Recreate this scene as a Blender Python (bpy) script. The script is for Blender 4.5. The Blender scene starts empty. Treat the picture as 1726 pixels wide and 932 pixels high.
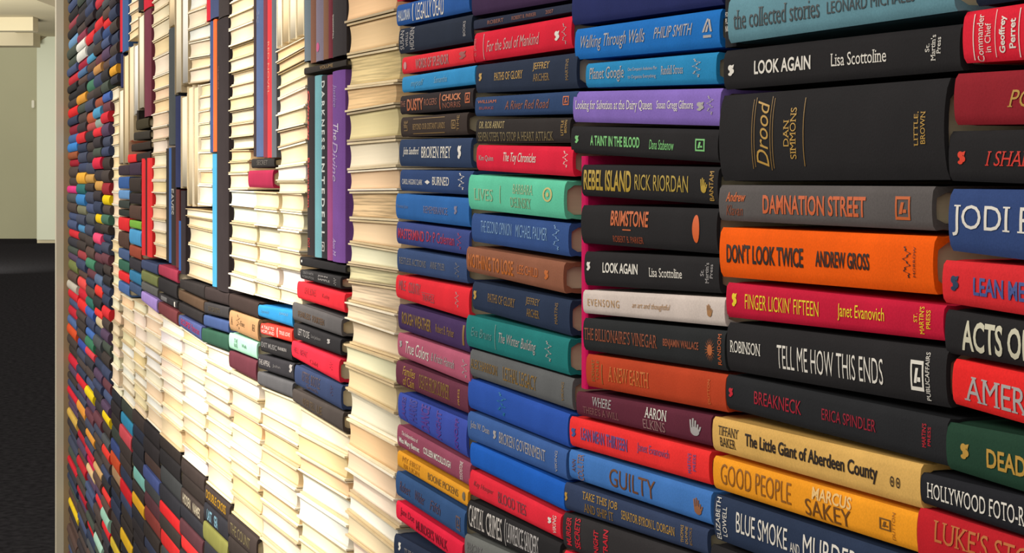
import bpy, bmesh, math, random, re
from mathutils import Vector, Matrix
random.seed(7)
C = bpy.context.scene.collection
SC = bpy.context.scene

# ------------------------------------------------------------------ camera, light, exposure
FPX, XV, HOR, DIST, ZC = 3100.0, -104.0, 300.0, 0.404, 1.45
TH = math.atan((863 - XV) / FPX)
CT, ST = math.cos(TH), math.sin(TH)
cam = bpy.data.objects.new('camera', bpy.data.cameras.new('camera')); C.objects.link(cam)
cam.location = (0, -DIST, ZC)
cam.data.sensor_width = 36; cam.data.lens = FPX / 1726 * 36
cam.data.shift_y = -(466 - HOR) / 1726
cam.data.clip_start = 0.02; cam.data.clip_end = 200
cam.rotation_euler = (math.pi / 2, 0, math.pi / 2 - TH)
SC.camera = cam
SC.view_settings.view_transform = 'Standard'; SC.view_settings.look = 'None'
SC.view_settings.gamma = 1; SC.view_settings.use_curve_mapping = False
SC.view_settings.exposure = 0.0
w = bpy.data.worlds.new('room_light'); SC.world = w; w.use_nodes = True
w.node_tree.nodes['Background'].inputs[0].default_value = (1.0, 0.93, 0.82, 1)
w.node_tree.nodes['Background'].inputs[1].default_value = 0.8

def lamp(name, kind, loc, target, energy, col, **kw):
    d = bpy.data.lights.new(name, kind); d.energy = energy; d.color = col
    for k, v in kw.items(): setattr(d, k, v)
    o = bpy.data.objects.new(name, d); C.objects.link(o); o.location = loc
    o.rotation_euler = (Vector(target) - Vector(loc)).to_track_quat('-Z', 'Y').to_euler()
    return o
lamp('ceiling_panel_light', 'AREA', (-0.9, -2.6, 3.0), (-0.9, 0, 1.3), 36, (1, 0.94, 0.86), shape='RECTANGLE', size=2.4, size_y=0.9)
lamp('ceiling_strip_light', 'AREA', (-5.0, -2.6, 3.1), (-5.0, 0, 1.4), 95, (1, 0.94, 0.86), shape='RECTANGLE', size=3.0, size_y=0.9)
lamp('ceiling_spot_light', 'SPOT', (-2.3, -1.9, 3.3), (-2.62, 0, 0.42), 760, (1, 0.91, 0.77), spot_size=math.radians(43), spot_blend=1.0, shadow_soft_size=0.12)
_f = lambda f, x, z: (-f * CT + x * ST, f * ST + x * CT - DIST, z)
lamp('corridor_light', 'AREA', _f(27, -9, 1.0), _f(42, -11.2, 4.2), 430, (1, 0.98, 0.88), shape='RECTANGLE', size=3, size_y=1.5, spread=math.radians(110))  # unseen low fill, added to brighten the corridor walls and ceiling

# ------------------------------------------------------------------ materials
def lin(c): return tuple(((v / 255) / 12.92 if v / 255 <= 0.04045 else ((v / 255 + 0.055) / 1.055) ** 2.4) for v in c)
MATS = {}
GAIN = 1.13
def nodes(m):
    m.use_nodes = True
    return m.node_tree.nodes, m.node_tree.links, m.node_tree.nodes['Principled BSDF']
def cloth(c, rough=0.72):
    k = ('cloth', c, rough)
    if k in MATS: return MATS[k]
    m = bpy.data.materials.new('book_cloth'); n, l, p = nodes(m)
    a = [min(0.88, v * GAIN) for v in lin(c)]
    tc = n.new('ShaderNodeTexCoord'); ns = n.new('ShaderNodeTexNoise'); ns.inputs['Scale'].default_value = 900; ns.inputs['Detail'].default_value = 3
    l.new(tc.outputs['Object'], ns.inputs['Vector'])
    n2 = n.new('ShaderNodeTexNoise'); n2.inputs['Scale'].default_value = 30; n2.inputs['Detail'].default_value = 2
    l.new(tc.outputs['Object'], n2.inputs['Vector'])
    ad = n.new('ShaderNodeMath'); ad.operation = 'ADD'; l.new(ns.outputs['Fac'], ad.inputs[0]); l.new(n2.outputs['Fac'], ad.inputs[1])
    mr = n.new('ShaderNodeMapRange'); mr.inputs[1].default_value = 0.6; mr.inputs[2].default_value = 1.4; mr.inputs[3].default_value = 0.86; mr.inputs[4].default_value = 1.12
    l.new(ad.outputs[0], mr.inputs[0])
    mx = n.new('ShaderNodeMix'); mx.data_type = 'RGBA'; mx.blend_type = 'MULTIPLY'; mx.inputs[0].default_value = 1
    mx.inputs[6].default_value = (*a, 1); l.new(mr.outputs[0], mx.inputs[7])
    l.new(mx.outputs[2], p.inputs['Base Color'])
    p.inputs['Roughness'].default_value = 0.85; p.inputs['Specular IOR Level'].default_value = 0.06
    bp = n.new('ShaderNodeBump'); bp.inputs['Strength'].default_value = 0.25; bp.inputs['Distance'].default_value = 0.0004
    l.new(ns.outputs['Fac'], bp.inputs['Height']); l.new(bp.outputs[0], p.inputs['Normal'])
    MATS[k] = m; return m
def paper(c, ragged=0.0):
    k = ('paper', c, ragged)
    if k in MATS: return MATS[k]
    m = bpy.data.materials.new('book_paper'); n, l, p = nodes(m)
    a = lin(c)
    tc = n.new('ShaderNodeTexCoord'); mp = n.new('ShaderNodeMapping'); mp.inputs['Scale'].default_value = (6, 6, 900 if not ragged else 420)
    l.new(tc.outputs['Object'], mp.inputs[0])
    ns = n.new('ShaderNodeTexNoise'); ns.inputs['Scale'].default_value = 1; ns.inputs['Detail'].default_value = 4; l.new(mp.outputs[0], ns.inputs['Vector'])
    mr = n.new('ShaderNodeMapRange'); mr.inputs[1].default_value = 0.3 if not ragged else 0.38; mr.inputs[2].default_value = 0.7 if not ragged else 0.58
    mr.inputs[3].default_value = 0.95 - 2.2 * ragged; mr.inputs[4].default_value = 1.02; l.new(ns.outputs['Fac'], mr.inputs[0])
    mx = n.new('ShaderNodeMix'); mx.data_type = 'RGBA'; mx.blend_type = 'MULTIPLY'; mx.inputs[0].default_value = 1
    mx.inputs[6].default_value = (*a, 1); l.new(mr.outputs[0], mx.inputs[7]); l.new(mx.outputs[2], p.inputs['Base Color'])
    p.inputs['Roughness'].default_value = 0.85; p.inputs['Specular IOR Level'].default_value = 0.15
    bp = n.new('ShaderNodeBump'); bp.inputs['Strength'].default_value = 0.12 + ragged * 2.5; bp.inputs['Distance'].default_value = 0.0006
    l.new(ns.outputs['Fac'], bp.inputs['Height']); l.new(bp.outputs[0], p.inputs['Normal'])
    MATS[k] = m; return m
def plain(name, c, rough=0.6, noise=0.0, scale=5.0, metal=0.0):
    k = (name, c, rough)
    if k in MATS: return MATS[k]
    m = bpy.data.materials.new(name); n, l, p = nodes(m); a = lin(c)
    p.inputs['Specular IOR Level'].default_value = 0.15 if rough < 0.9 else 0.0
    p.inputs['Base Color'].default_value = (*a, 1); p.inputs['Roughness'].default_value = rough; p.inputs['Metallic'].default_value = metal
    if noise:
        tc = n.new('ShaderNodeTexCoord'); ns = n.new('ShaderNodeTexNoise'); ns.inputs['Scale'].default_value = scale; ns.inputs['Detail'].default_value = 5
        l.new(tc.outputs['Object'], ns.inputs['Vector'])
        mr = n.new('ShaderNodeMapRange'); mr.inputs[1].default_value = 0.3; mr.inputs[2].default_value = 0.7; mr.inputs[3].default_value = 1 - noise; mr.inputs[4].default_value = 1 + noise
        l.new(ns.outputs['Fac'], mr.inputs[0])
        mx = n.new('ShaderNodeMix'); mx.data_type = 'RGBA'; mx.blend_type = 'MULTIPLY'; mx.inputs[0].default_value = 1
        mx.inputs[6].default_value = (*a, 1); l.new(mr.outputs[0], mx.inputs[7]); l.new(mx.outputs[2], p.inputs['Base Color'])
    MATS[k] = m; return m
def ink(c): return plain('spine_foil', c, 0.42)

# ------------------------------------------------------------------ helpers
def wall_t(x): return FPX * DIST / (CT * CT * (x - XV)) - DIST * math.tan(TH)     # distance along the wall of a sight line
def wall_pt(x, y):                                                                # point of the wall plane (X, Z) under a sight line
    return Vector((-wall_t(x), ZC + (HOR - y) * DIST / ((x - XV) * CT)))
def link(name, me, parent=None, loc=None, rot=None):
    o = bpy.data.objects.new(name, me); C.objects.link(o)
    if loc is not None: o.location = loc
    if rot is not None: o.rotation_euler = rot
    if parent is not None: o.parent = parent
    return o
def mesh_of(name, verts, faces, mats, idx=None, smooth=None):
    me = bpy.data.meshes.new(name); me.from_pydata(verts, [], faces)
    for m in mats: me.materials.append(m)
    for i, f in enumerate(me.polygons):
        if idx: f.material_index = idx[i]
        if smooth and smooth[i]: f.use_smooth = True
    me.update(); return me
def box(name, mn, mx, mat, kind='structure', rot=None, origin=(0, 0, 0), bevel=0.0, parent=None):
    bm = bmesh.new(); bmesh.ops.create_cube(bm, size=1)
    for v in bm.verts: v.co = Vector([mn[i] + (v.co[i] + 0.5) * (mx[i] - mn[i]) for i in range(3)])
    if bevel: bmesh.ops.bevel(bm, geom=bm.edges[:], offset=bevel, segments=2, affect='EDGES')
    me = bpy.data.meshes.new(name); bm.to_mesh(me); bm.free(); me.materials.append(mat)
    o = link(name, me, parent, origin, rot)
    if kind: o['kind'] = kind
    return o

# ------------------------------------------------------------------ the setting
M_WALL = plain('wall_paint', (170, 168, 140), 0.8, 0.03, 0.6)
M_LITE = plain('light_wall_paint', (205, 208, 188), 0.8, 0.03, 0.6)
M_CEIL = plain('ceiling_paint', (208, 196, 166), 0.85, 0.04, 0.8)
M_CARP = plain('carpet', (39, 38, 40), 0.95, 0.35, 26)
M_BACK = plain('shelf_backing', (30, 27, 26), 0.9, 0.1, 4)  # backing wall coloured near-black to put shade into the gaps between books
M_POST = plain('post_laminate', (204, 196, 174), 0.5, 0.03, 3)
M_POSTB = plain('post_edge', (158, 136, 104), 0.55, 0.08, 6)
box('floor', (-60, -14, -0.1), (6, 20, 0.0), M_CARP)
box('wall_back', (-6.12, 0.21, 0.0), (1.6, 0.33, 3.4), M_BACK)
R17 = (0, 0, math.pi / 2 - TH)       # the corridor beyond turns by this much: x = right, y = forward
def far(name, x0, x1, f0, f1, z0, z1, mat, **k):
    return box(name, (x0, f0, z0), (x1, f1, z1), mat, rot=R17, origin=(0, -DIST, 0), **k)
def fx(px, F): return (px - 863) / FPX * F
def fz(py, F): return ZC + (HOR - py) / FPX * F
far('wall_far', fx(-60, 44), fx(75, 44), 44, 44.3, 0, fz(60, 44), M_WALL)
far('ceiling', fx(-60, 36), fx(140, 36), 22, 44.3, fz(29.5, 36), fz(29.5, 36) + 0.2, M_CEIL)
far('trim_1', fx(-60, 36), fx(60, 36), 35.8, 36.2, fz(53, 36), fz(30, 36), M_CEIL)
far('trim_2', fx(-60, 40), fx(60, 40), 39.8, 40.4, fz(78, 40), fz(48, 40), M_CEIL)
far('wall_pier', fx(62.5, 41), fx(150, 41), 41, 43, 0, fz(28, 41), M_CEIL)
pn = [(fx(63, 40.9), fz(404, 40.9)), (fx(150, 40.9), fz(404, 40.9)), (fx(150, 40.9), fz(18, 40.9)), (fx(66, 40.9), fz(71, 40.9)), (fx(63, 40.9), fz(76, 40.9))]
me = mesh_of('wall_panel', [(x, y, z) for y in (40.85, 41.0) for x, z in pn], [(0, 1, 2, 3, 4), (9, 8, 7, 6, 5)] + [(i, i + 5, (i + 1) % 5 + 5, (i + 1) % 5) for i in range(5)], [M_LITE])
o = link('wall_panel', me, None, (0, -DIST, 0), R17); o['kind'] = 'structure'
th = far('thermostat', fx(52.5, 43.9), fx(57, 43.9), 43.93, 44, fz(182, 44), fz(169, 44), plain('white_plastic', (225, 222, 205), 0.4), kind=None, bevel=0.01)
th['label'] = 'small white thermostat box on the far corridor wall'; th['category'] = 'thermostat'
t117 = wall_t(116.5)
box('trim_3', (-t117 - 0.05, -0.017, 0), (-t117, 0.21, 3.4), M_POSTB)
box('trim_4', (-t117 - 0.06, -0.0405, 0), (-t117 + 0.0, -0.0172, 3.4), M_POST)

# ------------------------------------------------------------------ book building
USED = {}
def n_words(s): return len(re.findall(r"[A-Za-z0-9][A-Za-z0-9'\u2019]*", s))
def say(o, label, cat, group=None):
    label = ' '.join(label.split())
    USED.setdefault(label.lower(), []).append(o.name)
    o['label'] = label; o['category'] = cat
    if group: o['group'] = group
SH = 0.0004                                  # a hair between neighbours
class Frame:
    """local frame of one book on the wall: x along the spine, y into the wall, z across the thickness"""
    def __init__(s, q, vert):
        xl, xr, ytl, ybl, ytr, ybr = q
        TL, BL, TR, BR = wall_pt(xl, ytl), wall_pt(xl, ybl), wall_pt(xr, ytr), wall_pt(xr, ybr)
        if vert: TL, BL, TR, BR = TR, TL, BR, BL
        c = (TL + BL + TR + BR) / 4
        d = ((TR + BR) - (TL + BL)).normalized()
        s.ang = math.atan2(d.y, d.x)
        up = Vector((-d.y, d.x))
        s.c = c
        loc = lambda p: Vector(((p - c).dot(d), (p - c).dot(up)))
        s.TL, s.BL, s.TR, s.BR = map(loc, (TL, BL, TR, BR))
        s.x0 = (s.TL.x + s.BL.x) / 2 + SH; s.x1 = (s.TR.x + s.BR.x) / 2 - SH
        s.len = s.x1 - s.x0
        s.hl = max(0.0015, (s.TL.y - s.BL.y) / 2 - SH); s.hr = max(0.0015, (s.TR.y - s.BR.y) / 2 - SH)
        s.ml = (s.TL.y + s.BL.y) / 2; s.mr = (s.TR.y + s.BR.y) / 2
        s.h = (s.hl + s.hr) / 2
    def z(s, x, k):                          # k -1 .. 1 across the thickness
        u = (x - s.x0) / s.len
        return (s.ml + (s.mr - s.ml) * u) + k * (s.hl + (s.hr - s.hl) * u)
    def rot(s): return (0, -s.ang, 0)
def extrude(fr, prof, xs, flip=False):
    """prof: closed list of (k, y); returns verts, faces of a prism along xs"""
    V, F, n = [], [], len(prof)
    for x in xs:
        for k, y in prof: V.append((x, y, fr.z(x, k)))
    for a in range(len(xs) - 1):
        for i in range(n):
            j = (i + 1) % n
            F.append((a * n + i, a * n + j, (a + 1) * n + j, (a + 1) * n + i))
    F.append(tuple(range(n - 1, -1, -1))); F.append(tuple((len(xs) - 1) * n + i for i in range(n)))
    return V, F
NARC = 10
def spine_y(k, bulge):
    k = max(-1, min(1, k)); a = abs(k)
    y = -bulge * (1 - min(1, (a / 0.94)) ** 2.2)
    if a > 0.9: y += 0.0013 * ((a - 0.9) / 0.1) ** 1.7
    return y
def new_book(name, fr, y0=0.0):
    o = bpy.data.objects.new(name, None); C.objects.link(o); o.empty_display_size = 0.02
    o.location = (fr.c.x, y0, fr.c.y); o.rotation_euler = fr.rot()
    return o
DEPTH = 0.15
def cover_profile(fr, bulge, tb):
    h = fr.h; kb = max(0.35, 1 - tb / h); g = min(0.06, 0.0007 / h)
    P = [(1, DEPTH), (1, 0.010), (1 - 0.3 * g, 0.0075), (1 - g, 0.005), (1 - 0.6 * g, 0.003)]
    ks = [0.985 - 1.97 * i / NARC for i in range(NARC + 1)]
    P += [(k, spine_y(k, bulge)) for k in ks]
    P += [(-1 + 0.6 * g, 0.003), (-1 + g, 0.005), (-1 + 0.3 * g, 0.0075), (-1, 0.010), (-1, DEPTH)]
    P += [(-kb, DEPTH), (-kb, 0.006)]
    ki = [-kb + 2 * kb * i / 6 for i in range(7)]
    P += [(k, spine_y(k, bulge) + 0.0022) for k in ki[1:-1]]
    P += [(kb, 0.006), (kb, DEPTH)]
    return P, kb
def spine_book(q, col, label, cat='book', group=None, vert=False, texts=(), bulge=None, parts=True, y0=0.0, name=None, ptint=(220, 208, 178)):
    fr = Frame(q, vert)
    if bulge is None: bulge = min(0.003, fr.h * 0.10)
    P, kb = cover_profile(fr, bulge, min(0.003, fr.h * 0.3))
    e = min(0.0012, fr.len * 0.02)
    V, F = extrude(fr, P, [fr.x0, fr.x1])
    sm = [1] * (len(F) - 2) + [0, 0]
    ins = min(0.0035, fr.len * 0.05)
    PP = [(k, spine_y(k, bulge) + 0.0030) for k in [-kb * 0.985 + 2 * kb * 0.985 * i / 8 for i in range(9)]] + [(kb * 0.985, DEPTH - 0.005), (-kb * 0.985, DEPTH - 0.005)]
    PV, PF = extrude(fr, PP[::-1], [fr.x0 + ins, fr.x1 - ins])
    nm = name or ('upright_book' if vert else 'hardcover_book')
    cm, pm = cloth(col), paper(ptint)
    if not parts:
        n = len(V)
        me = mesh_of(nm, V + PV, F + [tuple(i + n for i in f) for f in PF], [cm, pm], [0] * len(F) + [1] * len(PF), sm + [0] * len(PF))
        o = link(nm, me, None, (fr.c.x, y0, fr.c.y), fr.rot())
        o.data.set_sharp_from_angle(angle=math.radians(40))
        say(o, label, cat, group); return o
    r = new_book(nm, fr, y0); say(r, label, cat, group)
    c = link('cover', mesh_of('cover', V, F, [cm], None, sm), r); c.data.set_sharp_from_angle(angle=math.radians(40))
    link('page_block', mesh_of('page_block', PV, PF, [pm]), r)
    for t in texts: lettering(fr, r, bulge, vert, t)
    return r
def pages_book(q, tint, col, label, group=None, vert=False, ragged=0.0, y0=0.0, parts=True, hollow=None):
    fr = Frame(q, vert)
    h = fr.h; tb = min(0.0022, h * 0.16); kb = 1 - tb / h
    hol = min(0.0028, h * 0.12) if hollow is None else hollow
    lip = min(0.0022, fr.len * 0.012)
    P = [(1, 0.0), (1, DEPTH), (-1, DEPTH), (-1, 0.0), (-kb, 0.0), (-kb, DEPTH - 0.003), (kb, DEPTH - 0.003), (kb, 0.0)]
    V, F = extrude(fr, P[::-1], [fr.x0, fr.x1])
    ks = [kb * 0.98 * (1 - 2 * i / 8) for i in range(9)]
    PP = [(k, lip + hol * (1 - (k / kb) ** 2)) for k in ks] + [(-kb * 0.98, DEPTH - 0.004), (kb * 0.98, DEPTH - 0.004)]
    ins = min(0.003, fr.len * 0.04)
    PV, PF = extrude(fr, PP, [fr.x0 + ins, fr.x1 - ins])
    nm = 'upright_page_edge_book' if vert else 'page_edge_book'
    r = new_book(nm, fr, y0); say(r, label, 'book', group)
    link('cover', mesh_of('cover', V, F, [cloth(col)]), r)
    link('page_block', mesh_of('page_block', PV, PF, [paper(tint, ragged)], None, [1] * 8 + [0] * (len(PF) - 8)), r)
    return r

# ------------------------------------------------------------------ lettering on the spines
GLY = {}
def glyphs(s, style):
    k = (s, style)
    if k in GLY: return GLY[k]
    cu = bpy.data.curves.new('t', 'FONT'); cu.body = s; cu.size = 1; cu.resolution_u = 3
    if 'b' in style: cu.offset = 0.022
    if 'n' in style: cu.offset = -0.006
    if 'i' in style: cu.shear = 0.32
    if 'w' in style: cu.space_character = 1.35
    ob = bpy.data.objects.new('t', cu)
    me = bpy.data.meshes.new_from_object(ob)
    vs = [(v.co.x, v.co.y) for v in me.vertices]; fs = [tuple(p.vertices) for p in me.polygons]
    if 'r' in style:
        cnt = {}
        for f in fs:
            for i in range(len(f)):
                e = tuple(sorted((f[i], f[(i + 1) % len(f)]))); cnt[e] = cnt.get(e, 0) + 1
        for (a, b), n in cnt.items():
            if n != 1: continue
            (xa, ya), (xb, yb) = vs[a], vs[b]
            w_ = abs(xa - xb)
            if abs(ya - yb) < 0.006 and 0.05 < w_ < 0.18:
                for lvl, sg in ((0.0, 1), (0.684, -1), (0.449, -1)):
                    if abs(ya - lvl) < 0.014:
                        x0, x1 = min(xa, xb) - 0.075, max(xa, xb) + 0.075; n0 = len(vs)
                        vs += [(x0, ya), (x1, ya), (x1, ya + sg * 0.045), (x0, ya + sg * 0.045)]
                        fs.append((n0, n0 + 1, n0 + 2, n0 + 3)); break
    bpy.data.objects.remove(ob); bpy.data.curves.remove(cu); bpy.data.meshes.remove(me)
    GLY[k] = (vs, fs); return GLY[k]
def circ(cx, cy, rx, ry, n=14): return [(cx + rx * math.cos(2 * math.pi * i / n), cy + ry * math.sin(2 * math.pi * i / n)) for i in range(n)]
def mark(kind):
    polys = []
    if kind == 'rule': polys = [[(0, 0), (1, 0), (1, 1), (0, 1)]]
    elif kind == 'oval': polys = [circ(0.5, 0.5, 0.5, 0.5, 18)]
    elif kind == 'ring':
        o_, i_ = circ(0.5, 0.5, 0.5, 0.5, 18), circ(0.5, 0.5, 0.34, 0.38, 18)
        polys = [[o_[i], o_[(i + 1) % 18], i_[(i + 1) % 18], i_[i]] for i in range(18)] + [circ(0.5, 0.5, 0.14, 0.16)]
    elif kind == 'sun':
        polys = [circ(0.5, 0.5, 0.24, 0.24)]
        for i in range(18):
            a = 2 * math.pi * i / 18; b = 0.07
            polys.append([(0.5 + 0.27 * math.cos(a - b), 0.5 + 0.27 * math.sin(a - b)), (0.5 + 0.5 * math.cos(a), 0.5 + 0.5 * math.sin(a)), (0.5 + 0.27 * math.cos(a + b), 0.5 + 0.27 * math.sin(a + b))])
    elif kind == 'tri':
        polys = [[(0, 0.3), (0.45, 1), (0.6, 1), (0.2, 0.3)], [(0.55, 0.95), (0.75, 0.95), (1, 0.3), (0.8, 0.3)], [(0.1, 0), (0.9, 0), (0.9, 0.14), (0.1, 0.14)], [(0.3, 0.3), (0.52, 0.3), (0.62, 0.62), (0.5, 0.7)]]
    elif kind == 'square':
        polys = [[(0, 0), (1, 0), (1, 0.13), (0, 0.13)], [(0, 0.87), (1, 0.87), (1, 1), (0, 1)], [(0, 0.13), (0.12, 0.13), (0.12, 0.87), (0, 0.87)], [(0.88, 0.13), (1, 0.13), (1, 0.87), (0.88, 0.87)], [(0.25, 0.25), (0.45, 0.25), (0.6, 0.75), (0.4, 0.75)], [(0.5, 0.3), (0.75, 0.3), (0.75, 0.45), (0.55, 0.45)]]
    elif kind == 'blob':
        polys = [circ(0.35, 0.72, 0.32, 0.26), circ(0.62, 0.4, 0.34, 0.24), circ(0.35, 0.15, 0.3, 0.15), [(0.5, 0.9), (0.95, 1), (0.8, 0.6)]]
    elif kind == 'script':
        pts = [(0.5 + 0.3 * math.sin(i * 0.42) + 0.14 * math.sin(i * 1.1 + 1), i / 44) for i in range(45)]
        polys = [[(a[0] - 0.07, a[1]), (a[0] + 0.07, a[1]), (b[0] + 0.07, b[1]), (b[0] - 0.07, b[1])] for a, b in zip(pts, pts[1:])]
    elif kind == 'hand':
        polys = [circ(0.5, 0.25, 0.35, 0.25)] + [[(0.15 + 0.16 * i, 0.3), (0.27 + 0.16 * i, 0.3), (0.2 + 0.2 * i, 0.75 + 0.2 * math.sin(i + 0.6)), (0.08 + 0.2 * i, 0.75 + 0.2 * math.sin(i + 0.6))] for i in range(5)]
    elif kind == 'diamond': polys = [[(0, 0.5), (0.5, 0), (1, 0.5), (0.5, 1)]]
    vs, fs = [], []
    for p in polys:
        fs.append(tuple(range(len(vs), len(vs) + len(p)))); vs += p
    return vs, fs
MARKS = ('rule', 'oval', 'ring', 'sun', 'tri', 'square', 'blob', 'script', 'hand', 'diamond')
def lettering(fr, root, bulge, vert, spec):
    s, a0, a1, v0, v1, colr, style = spec
    if s in MARKS: vs, fs = mark(s)
    else: vs, fs = glyphs(s, style.replace('u', '').replace('d', ''))
    if not vs: return
    x0 = min(v[0] for v in vs); x1 = max(v[0] for v in vs); y0 = min(v[1] for v in vs); y1 = max(v[1] for v in vs)
    if vert:                                 # a0, a1: image y along the spine
        f = lambda y: fr.x0 + fr.len * (y - vert[0]) / (vert[1] - vert[0])
        A0, A1 = f(a0), f(a1)
    else:
        f = lambda px: -wall_t(px)
        ca = math.cos(fr.ang)
        A0, A1 = (f(a0) - fr.c.x) / ca, (f(a1) - fr.c.x) / ca
    K0, K1 = 1 - 2 * v1, 1 - 2 * v0          # bottom, top
    bm = bmesh.new(); bv = []
    for vx, vy in vs:
        p, r = (vx - x0) / max(1e-6, x1 - x0), (vy - y0) / max(1e-6, y1 - y0)
        if 'u' in style: p, r = 1 - r, p     # reads upwards
        if 'd' in style: p, r = r, 1 - p     # reads downwards
        bv.append(bm.verts.new((A0 + p * (A1 - A0), 0, K0 + r * (K1 - K0))))
    for fc in fs:
        try: bm.faces.new([bv[i] for i in fc])
        except ValueError: pass
    n = max(2, int((K1 - K0) / 0.16))
    for i in range(1, n):
        k = K0 + (K1 - K0) * i / n
        bmesh.ops.bisect_plane(bm, geom=bm.verts[:] + bm.edges[:] + bm.faces[:], plane_co=(0, 0, k), plane_no=(0, 0, 1))
    for v in bm.verts:
        k = v.co.z
        v.co = (v.co.x, spine_y(k, bulge) - 0.00035, fr.z(v.co.x, k))
    me = bpy.data.meshes.new('lettering'); bm.to_mesh(me); bm.free(); me.materials.append(ink(colr))
    link('publisher_logo' if s in MARKS and s != 'rule' else 'rule_line' if s == 'rule' else 'title_lettering', me, root)

# ------------------------------------------------------------------ inks and cloths
W = (226, 222, 214); SIL = (170, 166, 166); GOLD = (186, 146, 66); DGOLD = (140, 108, 52); COP = (196, 98, 48); DCOP = (140, 74, 48)
RED_I = (196, 36, 52); BLK_I = (44, 36, 34); GRN_I = (120, 196, 120); YEL = (236, 208, 40); BLU_I = (72, 88, 150); GRY = (118, 116, 118); LBL = (120, 160, 205)
BLACK = (37, 36, 38); NAVY = (38, 48, 70); DNAVY = (30, 38, 56); CRIM = (212, 36, 56); RED = (226, 46, 50); GREY = (84, 84, 86); BLUE = (48, 84, 144)
SKY = (54, 142, 198); MAROON = (94, 38, 52); DBROWN = (54, 44, 42); MID = (52, 70, 112)

def stack_of(rows, where, group):
    """rows from the top: (quad, cloth words, cloth, ink words, texts)"""
    above = None; seen = {}
    for i, row in enumerate(rows):
        q, cw, col, iw, texts = row[:5]
        kw = row[5] if len(row) > 5 else {}
        tail = ', topmost in %s' % where if above is None else ', below the %s one in %s' % (above, where)
        lab = ('%s book with %s' % (cw, iw) if iw else '%s book' % cw) + tail
        if n_words(lab) > 16: lab = lab.replace(', below the', ', under').replace(' in the ', ', ')
        if n_words(lab) > 16: lab = ('%s book' % cw + tail).replace(', below the', ', under').replace(' in the ', ', ')
        spine_book(q, col, lab, 'book', group, texts=texts, **kw)
        above = cw
# ------------------------------------------------------------------ stack cut by the frame on the right
def R(xl, ytl, ybl, ytr, ybr):          # right ends run on past the frame at 1726
    k = (2010 - xl) / (1726 - xl)
    return (xl, 2010, ytl, ybl, ytl + (ytr - ytl) * k, ybl + (ybr - ybl) * k)
WH = 'the stack cut off by the frame'
stack_of([
 (R(1646, -60, 13, -80, 1), 'near-black', DNAVY, '', []),
 (R(1626, 18, 109, 3, 103), 'scarlet', CRIM, 'white upright lettering', [
   ('rule', 1645, 1646.5, .08, .95, W, ''), ('Commander', 1651, 1662, .1, .98, W, 'u'), ('in Chief', 1665, 1675, .28, .82, W, 'u'), ('rule', 1682, 1683, .05, .92, W, ''),
   ('Geoffrey', 1689, 1702, .18, .85, W, 'bu'), ('Perret', 1706, 1717, .25, .78, W, 'bu'), ('rule', 1722, 1723.5, .08, .95, W, '')]),
 (R(1611, 122, 213, 115, 212), 'maroon', (136, 34, 44), 'gold lettering', [('PO', 1703, 1748, .36, .68, GOLD, 'ri')]),
 (R(1602, 219, 307, 216, 312), 'black', BLACK, 'orange-red lettering', [('blob', 1619, 1632, .4, .66, (220, 60, 36), ''), ('I SHALL', 1665, 1752, .4, .68, (206, 52, 40), 'ri')]),
 (R(1603, 316, 425, 317, 441), 'denim blue', (50, 70, 118), 'tall white lettering', [('JODI P', 1611, 1746, .25, .74, W, 'r')]),
 (R(1591, 436, 512, 446, 534), 'bright red', (206, 44, 50), 'blue lettering', [('blob', 1607, 1620, .33, .68, (40, 60, 90), ''), ('LEAN MEAN', 1645, 1765, .33, .72, BLU_I, 'b')]),
 (R(1595, 519, 597, 540, 621), 'charcoal', BLACK, 'heavy cream lettering', [('ACTS OF', 1625, 1740, .17, .86, (206, 202, 180), 'b')]),
 (R(1608, 602, 683, 627, 717), 'vermilion', (220, 40, 40), 'tall silver lettering', [('AMERI', 1630, 1745, .3, .82, SIL, 'r')]),
 (R(1598, 709, 792, 733, 832), 'forest green', (34, 62, 48), 'gold lettering', [('blob', 1624, 1638, .36, .68, GOLD, ''), ('DEADLY', 1668, 1766, .36, .72, GOLD, 'b')]),
 (R(1549, 793, 848, 835, 906), 'ink black', (34, 35, 40), 'white lettering', [('HOLLYWOOD FOTO-R', 1566, 1732, .26, .74, W, 'r')]),
 (R(1549, 852, 950, 908, 1008), 'ruby red', (176, 30, 40), 'gold lettering', [("LUKE'S STO", 1578, 1742, .12, .52, (190, 110, 60), 'r')]),
], WH, 'stack cut off by the frame')
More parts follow.
